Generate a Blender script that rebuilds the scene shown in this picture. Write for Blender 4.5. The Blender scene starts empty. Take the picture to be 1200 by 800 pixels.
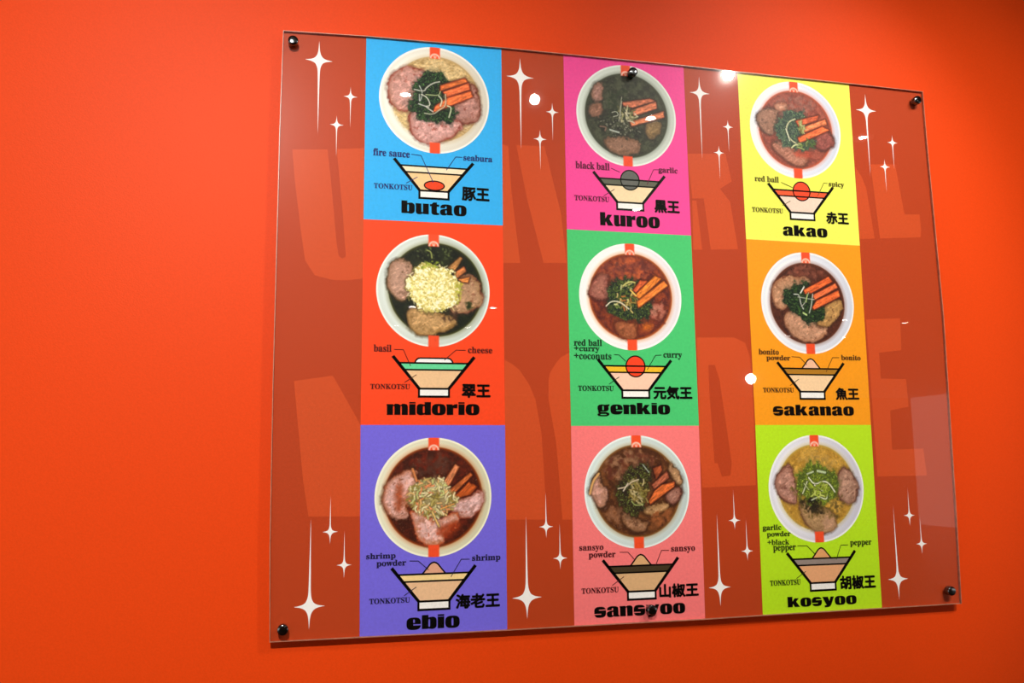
import bpy, math
import numpy as np
from mathutils import Matrix, Vector
from mathutils.geometry import tessellate_polygon

SC = bpy.context.scene
COL = SC.collection
Z0 = 2.15                      # height of the menu board's top edge above the floor

# ------------------------------------------------------------------ camera
def make_camera():
    X, Y, Z, yaw, pit, rol = 0.030771, -1.312653, -0.645293, 0.235724, 0.133820, -0.011494
    fw = Vector((math.sin(yaw) * math.cos(pit), math.cos(yaw) * math.cos(pit), math.sin(pit)))
    rt = Vector((math.cos(yaw), -math.sin(yaw), 0))
    up = rt.cross(fw)
    r2 = math.cos(rol) * rt + math.sin(rol) * up
    u2 = -math.sin(rol) * rt + math.cos(rol) * up
    cd = bpy.data.cameras.new('camera')
    cd.sensor_fit = 'HORIZONTAL'; cd.sensor_width = 36.0
    cd.lens = 1054.486 / 1200 * 36.0
    cd.clip_start = 0.02; cd.clip_end = 100
    co = bpy.data.objects.new('camera', cd); COL.objects.link(co)
    m = Matrix((r2, u2, -fw)).transposed().to_4x4()
    m.translation = Vector((X, Y, Z + Z0))
    co.matrix_world = m
    SC.camera = co
make_camera()

# ------------------------------------------------------------------ world, lights, exposure
W = bpy.data.worlds.new('world'); SC.world = W; W.use_nodes = True
bgn = W.node_tree.nodes['Background']
bgn.inputs[0].default_value = (1.0, 0.93, 0.86, 1); bgn.inputs[1].default_value = 1.14
SC.view_settings.view_transform = 'Standard'
SC.view_settings.look = 'None'
SC.view_settings.exposure = 0.0
SC.view_settings.gamma = 1.0
SC.cycles.use_denoising = True
SC.cycles.sample_clamp_indirect = 1.5

CEIL = 2.90
def spot(name, loc, aim, power, size, blend, radius=0.02, color=(1.0, 0.93, 0.85)):
    ld = bpy.data.lights.new(name, 'SPOT')
    ld.energy = power; ld.spot_size = math.radians(size); ld.spot_blend = blend
    ld.shadow_soft_size = radius; ld.color = color
    o = bpy.data.objects.new(name, ld); COL.objects.link(o)
    o.location = loc
    o.rotation_euler = (Vector(aim) - Vector(loc)).to_track_quat('-Z', 'Y').to_euler()
    return o
SPOTS = [((0.881, -1.789, 2.84), (1.09, 0.0, 1.75), 136.0, 43.0, 1.0, 0.02),
         ((1.474, -1.427, 2.84), (0.57, 0.0, 1.61), 52.0, 47.0, 0.5, 0.02),
         ((-0.25, -2.2, 2.84), (-0.17, 0.0, 1.66), 236.0, 48.0, 0.98, 0.02)]
for l, a, pw, sz, bl, rd in SPOTS:
    spot('spot_lamp', l, a, pw, sz, bl, rd)

# ------------------------------------------------------------------ helpers
def lin(h):
    h = h.lstrip('#')
    c = [int(h[i:i + 2], 16) / 255 for i in (0, 2, 4)]
    return tuple(x / 12.92 if x <= .04045 else ((x + .055) / 1.055) ** 2.4 for x in c)

def mat(name, color=(.8, .8, .8), rough=.6, metal=0., spec=.3):
    m = bpy.data.materials.new(name); m.use_nodes = True
    b = m.node_tree.nodes['Principled BSDF']
    b.inputs['Base Color'].default_value = (*color[:3], 1)
    b.inputs['Roughness'].default_value = rough
    b.inputs['Metallic'].default_value = metal
    b.inputs['Specular IOR Level'].default_value = spec
    return m

def mottle(m, amount=.06, scale=300., bump=0.0, bscale=900., dist=.0002):
    """fine grain in the colour and the relief of a surface"""
    nt = m.node_tree; N = nt.nodes; L = nt.links
    b = N['Principled BSDF']
    tc = N.new('ShaderNodeTexCoord')
    no = N.new('ShaderNodeTexNoise'); no.inputs['Scale'].default_value = scale
    no.inputs['Detail'].default_value = 3
    L.new(tc.outputs['Object'], no.inputs['Vector'])
    mr = N.new('ShaderNodeMapRange')
    mr.inputs['From Min'].default_value = .3; mr.inputs['From Max'].default_value = .7
    mr.inputs['To Min'].default_value = 1 - amount; mr.inputs['To Max'].default_value = 1 + amount
    L.new(no.outputs['Fac'], mr.inputs['Value'])
    mx = N.new('ShaderNodeVectorMath'); mx.operation = 'SCALE'
    mx.inputs[0].default_value = b.inputs['Base Color'].default_value[:3]
    L.new(mr.outputs['Result'], mx.inputs['Scale'])
    L.new(mx.outputs['Vector'], b.inputs['Base Color'])
    if bump:
        n2 = N.new('ShaderNodeTexNoise'); n2.inputs['Scale'].default_value = bscale
        n2.inputs['Detail'].default_value = 4
        L.new(tc.outputs['Object'], n2.inputs['Vector'])
        bp = N.new('ShaderNodeBump'); bp.inputs['Strength'].default_value = bump
        bp.inputs['Distance'].default_value = dist
        L.new(n2.outputs['Fac'], bp.inputs['Height'])
        L.new(bp.outputs['Normal'], b.inputs['Normal'])
    return m

def emit(name, color, strength):
    m = bpy.data.materials.new(name); m.use_nodes = True
    nt = m.node_tree; nt.nodes.clear()
    e = nt.nodes.new('ShaderNodeEmission'); o = nt.nodes.new('ShaderNodeOutputMaterial')
    e.inputs[0].default_value = (*color, 1); e.inputs[1].default_value = strength
    nt.links.new(e.outputs[0], o.inputs[0])
    return m

_ink = {}
def ink(h):
    if h not in _ink:
        c = lin(h); k = min(1.22, .96 / max(c)) if max(c) > .02 else 1.0
        _ink[h] = mottle(mat('print_' + h.strip('#'), [v * k for v in c], .55, 0, .15 if max(c) > .02 else .04), .05, 260.)
    return _ink[h]

def obj(name, me, m=None, parent=None, label=None):
    o = bpy.data.objects.new(name, me); COL.objects.link(o)
    if m is not None:
        me.materials.append(m)
    if parent is not None:
        o.parent = parent
    if label: o['label'] = label
    return o

def mesh(name, vs, fs, smooth=False):
    me = bpy.data.meshes.new(name); me.from_pydata([tuple(map(float, v)) for v in vs], [], fs)
    me.update()
    if smooth:
        me.polygons.foreach_set('use_smooth', [True] * len(me.polygons))
    return me

def box(x0, x1, y0, y1, z0, z1):
    vs = [(x, y, z) for x in (x0, x1) for y in (y0, y1) for z in (z0, z1)]
    fs = [(0, 1, 3, 2), (4, 6, 7, 5), (0, 4, 5, 1), (2, 3, 7, 6), (0, 2, 6, 4), (1, 5, 7, 3)]
    return vs, fs

def struct(name, x0, x1, y0, y1, z0, z1, m):
    vs, fs = box(x0, x1, y0, y1, z0, z1)
    o = obj(name, mesh(name, vs, fs), m); o['kind'] = 'structure'
    return o

# flat print: every printed shape is a flat polygon in the board's plane; y is the sheet it lies on
LAY = 0.00010
def flat(name, shapes, layer, m, parent, label=None):
    """shapes: list of shapes; a shape is a list of loops (outer, holes...) of (x, z)."""
    V, F = [], []
    y = -layer * LAY
    for loops in shapes:
        pts = [[Vector((a, b, 0)) for a, b in lp] for lp in loops]
        tri = tessellate_polygon(pts)
        base = len(V)
        fl = [p for lp in pts for p in lp]
        V += [(p.x, y, p.y) for p in fl]
        for t in tri:
            a, b, c = (fl[i] for i in t)
            if (b - a).cross(c - a).z < 0: t = (t[0], t[2], t[1])
            F.append(tuple(base + i for i in t))
    return obj(name, mesh(name, V, F), m, parent, label)

def stroke(pts, w, closed=False, cap=True):
    """outline polygon of a mitred polyline of width w"""
    P = [np.array(p, float) for p in pts]
    n = len(P); Lf, Rt = [], []
    for i in range(n):
        if closed: a, b = P[i - 1], P[(i + 1) % n]
        else: a, b = P[max(i - 1, 0)], P[min(i + 1, n - 1)]
        d1 = P[i] - a if (closed or i > 0) else b - P[i]
        d2 = b - P[i] if (closed or i < n - 1) else P[i] - a
        d1 = d1 / np.linalg.norm(d1); d2 = d2 / np.linalg.norm(d2)
        nn = np.array([-(d1 + d2)[1], (d1 + d2)[0]]); nn = nn / np.linalg.norm(nn)
        k = 1 / max(.5, nn @ np.array([-d1[1], d1[0]]))
        Lf.append(tuple(P[i] + nn * w / 2 * k)); Rt.append(tuple(P[i] - nn * w / 2 * k))
    if closed: return [Lf, Rt[::-1]]
    return [Lf + Rt[::-1]]

def ell(cx, cz, rx, rz, n=48, p=2.0):
    r = []
    for i in range(n):
        t = 2 * math.pi * i / n; c, s = math.cos(t), math.sin(t)
        r.append((cx + rx * math.copysign(abs(c) ** (2 / p), c), cz + rz * math.copysign(abs(s) ** (2 / p), s)))
    return r

def rect(x0, x1, z0, z1): return [(x0, z0), (x1, z0), (x1, z1), (x0, z1)]

# ------------------------------------------------------------------ lettering
def notch(pts, side, y1, y2, xd):
    """cut a slot into an outline from the right or the left side"""
    cx = sum(p[0] for p in pts) / len(pts)
    out = []; n = len(pts); inside = False; done = False
    k = 0
    # start at a point on the other side
    st = next(i for i in range(n) if (pts[i][0] < cx) == (side == 'R') and not (y1 < pts[i][1] < y2))
    seq = [pts[(st + i) % n] for i in range(n)]
    for q in seq:
        inn = y1 < q[1] < y2 and ((q[0] > cx) if side == 'R' else (q[0] < cx))
        if inn and not inside:
            inside = True
            xe = q[0]
            first = (xe, y1) if side == 'R' else (xe, y2)
            out += [first, (xd, first[1]), (xd, y2 if side == 'R' else y1), (xe, y2 if side == 'R' else y1)]
        if not inn:
            inside = False; out.append(q)
    return out

def slit(x, w, y0, y1): return ell(x, (y0 + y1) / 2, w / 2, (y1 - y0) / 2, 20, 4)
def G_o(): return 1.12, [[ell(.56, .5, .56, .53, 44, 2.9), slit(.56, .15, .17, .83)]]
def _bowl(x0, x1, y0=-.03, y1=1.03): return ell((x0 + x1) / 2, (y0 + y1) / 2, (x1 - x0) / 2, (y1 - y0) / 2, 44, 2.9)
def half(x0, x1, left, y0=-.03, y1=1.03):
    """block with rounded corners on one side"""
    r = .34; P = []
    def arc(cx, cz, a0, a1, rx=r, rz=.30):
        return [(cx + rx * math.cos(math.radians(a0 + (a1 - a0) * i / 8)), cz + rz * math.sin(math.radians(a0 + (a1 - a0) * i / 8))) for i in range(9)]
    if left: return [(x1, y0), (x1, y1)] + arc(x0 + r, y1 - .30, 90, 180) + arc(x0 + r, y0 + .30, 180, 270)
    return [(x0, y1), (x0, y0)] + arc(x1 - r, y0 + .30, 270, 360) + arc(x1 - r, y1 - .30, 0, 90)
def G_b():
    o = [(0, 0), (0, 1.2), (.5, 1.2), (.5, .97)] + half(.5, 1.13, False)[2:][::-1] + [(.5, .03), (.46, 0)]
    return 1.13, [[o, slit(.565, .14, .17, .83)]]
def G_d():
    o, s = G_b()[1][0]
    f = lambda l: [(1.13 - x, z) for x, z in l][::-1]
    return 1.13, [[f(o), f(s)]]
def G_u():
    L = [(0, 1), (.5, 1), (.5, .18), (.63, .18), (.63, 1), (1.13, 1), (1.13, .0), (.66, .0), (.62, .05), (.45, -.03), (.2, -.03), (.06, .06), (.02, .22), (.02, .84), (0, .84)]
    return 1.16, [[L]]
def G_t():
    return .8, [[[(0, .78), (0, .98), (.14, .98), (.3, 1.16), (.6, 1.18), (.6, .98), (.8, .98), (.8, .78), (.6, .78), (.6, .2), (.68, .15), (.8, .17), (.8, 0), (.62, -.03), (.36, -.03), (.2, .03), (.13, .16), (.13, .78)]]]
def G_a():
    o = [(.03, .66), (.05, .86), (.18, .98), (.4, 1.03), (.72, 1.03), (.93, .97), (1.03, .84), (1.04, .16), (1.12, .1), (1.12, 0), (.66, 0), (.62, .06), (.45, -.03), (.2, -.03), (.05, .06), (0, .2), (0, .36), (.06, .48), (.25, .57), (.56, .62), (.58, .8), (.52, .86), (.45, .8), (.45, .66)]
    return 1.12, [[o, slit(.52, .12, .15, .46)]]
def G_e():
    o = notch(_bowl(0, 1.1), 'R', .34, .45, .52)
    return 1.1, [[o, slit(.57, .13, .56, .86)]]
def G_s():
    o = notch(notch(_bowl(0, 1.04), 'R', .66, .76, .42), 'L', .26, .36, .62)
    return 1.04, [[o]]
def G_k():
    return 1.25, [[[(0, 0), (0, 1.2), (.5, 1.2), (.5, .62), (.72, 1), (1.16, 1), (.88, .6), (1.25, 0), (.72, 0), (.56, .36), (.5, .28), (.5, 0)]]]
def G_r():
    return .86, [[[(0, 0), (0, .84), (-.03, .84), (-.03, 1), (.46, 1), (.5, .88), (.62, 1.0), (.86, 1.03), (.86, .62), (.66, .62), (.56, .66), (.52, .56), (.52, 0)]]]
def G_i():
    return .52, [[rect(.01, .51, 0, 1)], [rect(.01, .51, 1.06, 1.2)]]
def G_n():
    o = [(0, 0), (0, .84), (-.03, .84), (-.03, 1), (.48, 1), (.52, .92), (.7, 1.03), (.92, 1.03), (1.08, .95), (1.13, .8), (1.13, 0), (.63, 0), (.63, .82), (.5, .82), (.5, 0)]
    return 1.15, [[o]]
def G_m():
    o = [(0, 0), (0, .84), (-.03, .84), (-.03, 1), (.46, 1), (.5, .92), (.64, 1.03), (.86, 1.03), (1.0, .95), (1.06, .9), (1.2, 1.03), (1.42, 1.03), (1.58, .95), (1.63, .8), (1.63, 0), (1.16, 0), (1.16, .82), (1.05, .82), (1.05, 0), (.58, 0), (.58, .82), (.47, .82), (.47, 0)]
    return 1.66, [[o]]
def G_g():
    o = [(.02, .55), (.03, .82), (.16, .98), (.4, 1.03), (.72, .99), (1.1, 1.05), (1.1, .88), (1.0, .84), (1.02, .5), (.95, .36), (.72, .27), (.3, .27), (.28, .22), (.8, .22), (1.02, .14), (1.08, 0), (1.0, -.14), (.8, -.22), (.3, -.22), (.08, -.16), (0, -.04), (.05, .06), (.16, .1), (.06, .2), (.1, .32), (.06, .4)]
    return 1.1, [[o, slit(.52, .13, .42, .88), ell(.54, -.03, .28, .055, 16, 3)]]
def G_y():
    return 1.22, [[[(0, 1), (.56, 1), (.74, .48), (.86, 1), (1.22, 1), (.92, .1), (.78, -.12), (.55, -.22), (.2, -.22), (.2, .0), (.36, .0), (.42, .06), (.36, .14)]]]
GL = dict(o=G_o, b=G_b, d=G_d, u=G_u, t=G_t, a=G_a, e=G_e, s=G_s, k=G_k, r=G_r, i=G_i, n=G_n, m=G_m, g=G_g, y=G_y)

def fit_shapes(shapes, x0, x1, zc, h):
    pts = [p for s in shapes for lp in s for p in lp]
    ax, bx = min(p[0] for p in pts), max(p[0] for p in pts)
    az, bz = min(p[1] for p in pts), max(p[1] for p in pts)
    f = lambda p: (x0 + (p[0] - ax) / (bx - ax) * (x1 - x0), zc - h / 2 + (p[1] - az) / (bz - az) * h)
    return [[[f(p) for p in lp] for lp in s] for s in shapes]

def title(parent, s, x0, x1, zc, h, m):
    sh = []; pen = 0
    for ch in s:
        w, g = GL[ch]()
        sh += [[[(x + pen, z) for x, z in lp] for lp in shp] for shp in g]
        pen += w + .07
    return flat('title_lettering', fit_shapes(sh, x0, x1, zc, h), 8, m, parent)

def font_text(name, parent, s, x0, x1, zc, h, m, bold=0.0, serif=False):
    if serif:
        t = ''
        for ch in s:
            if 'a' <= ch <= 'z': t += chr(0x1D41A + ord(ch) - 97)
            elif 'A' <= ch <= 'Z': t += chr(0x1D400 + ord(ch) - 65)
            else: t += ch
        s = t
    cu = bpy.data.curves.new(name, 'FONT'); cu.body = s; cu.offset = 0
    cu.resolution_u = 4
    to = bpy.data.objects.new(name, cu)
    COL.objects.link(to)
    bpy.context.view_layer.update()
    dg = bpy.context.evaluated_depsgraph_get()
    me = bpy.data.meshes.new_from_object(to.evaluated_get(dg))
    bpy.data.objects.remove(to); bpy.data.curves.remove(cu)
    co = np.empty(len(me.vertices) * 3); me.vertices.foreach_get('co', co); co = co.reshape(-1, 3)
    a, b = co.min(0), co.max(0)
    out = np.empty_like(co)
    out[:, 0] = x0 + (co[:, 0] - a[0]) / (b[0] - a[0]) * (x1 - x0)
    out[:, 2] = zc - h / 2 + (co[:, 1] - a[1]) / (b[1] - a[1]) * h
    out[:, 1] = -8 * LAY
    tris = [tuple(p.vertices) for p in me.polygons]
    bpy.data.meshes.remove(me)
    # heavier strokes: the outline is laid down again a hair to every side
    V = []; F = []; nv = len(out)
    b = bold * h
    sh = [(0, 0)] + [(b * math.cos(math.radians(a)), b * math.sin(math.radians(a))) for a in range(0, 360, 45)] if bold else [(0, 0)]
    for q, (dx, dz) in enumerate(sh):
        V += [(p[0] + dx, p[1] - q * 1.2e-5, p[2] + dz) for p in out]
        F += [tuple(i + q * nv for i in t) for t in tris]
    return obj(name, mesh(name, V, F), m, parent)

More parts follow.
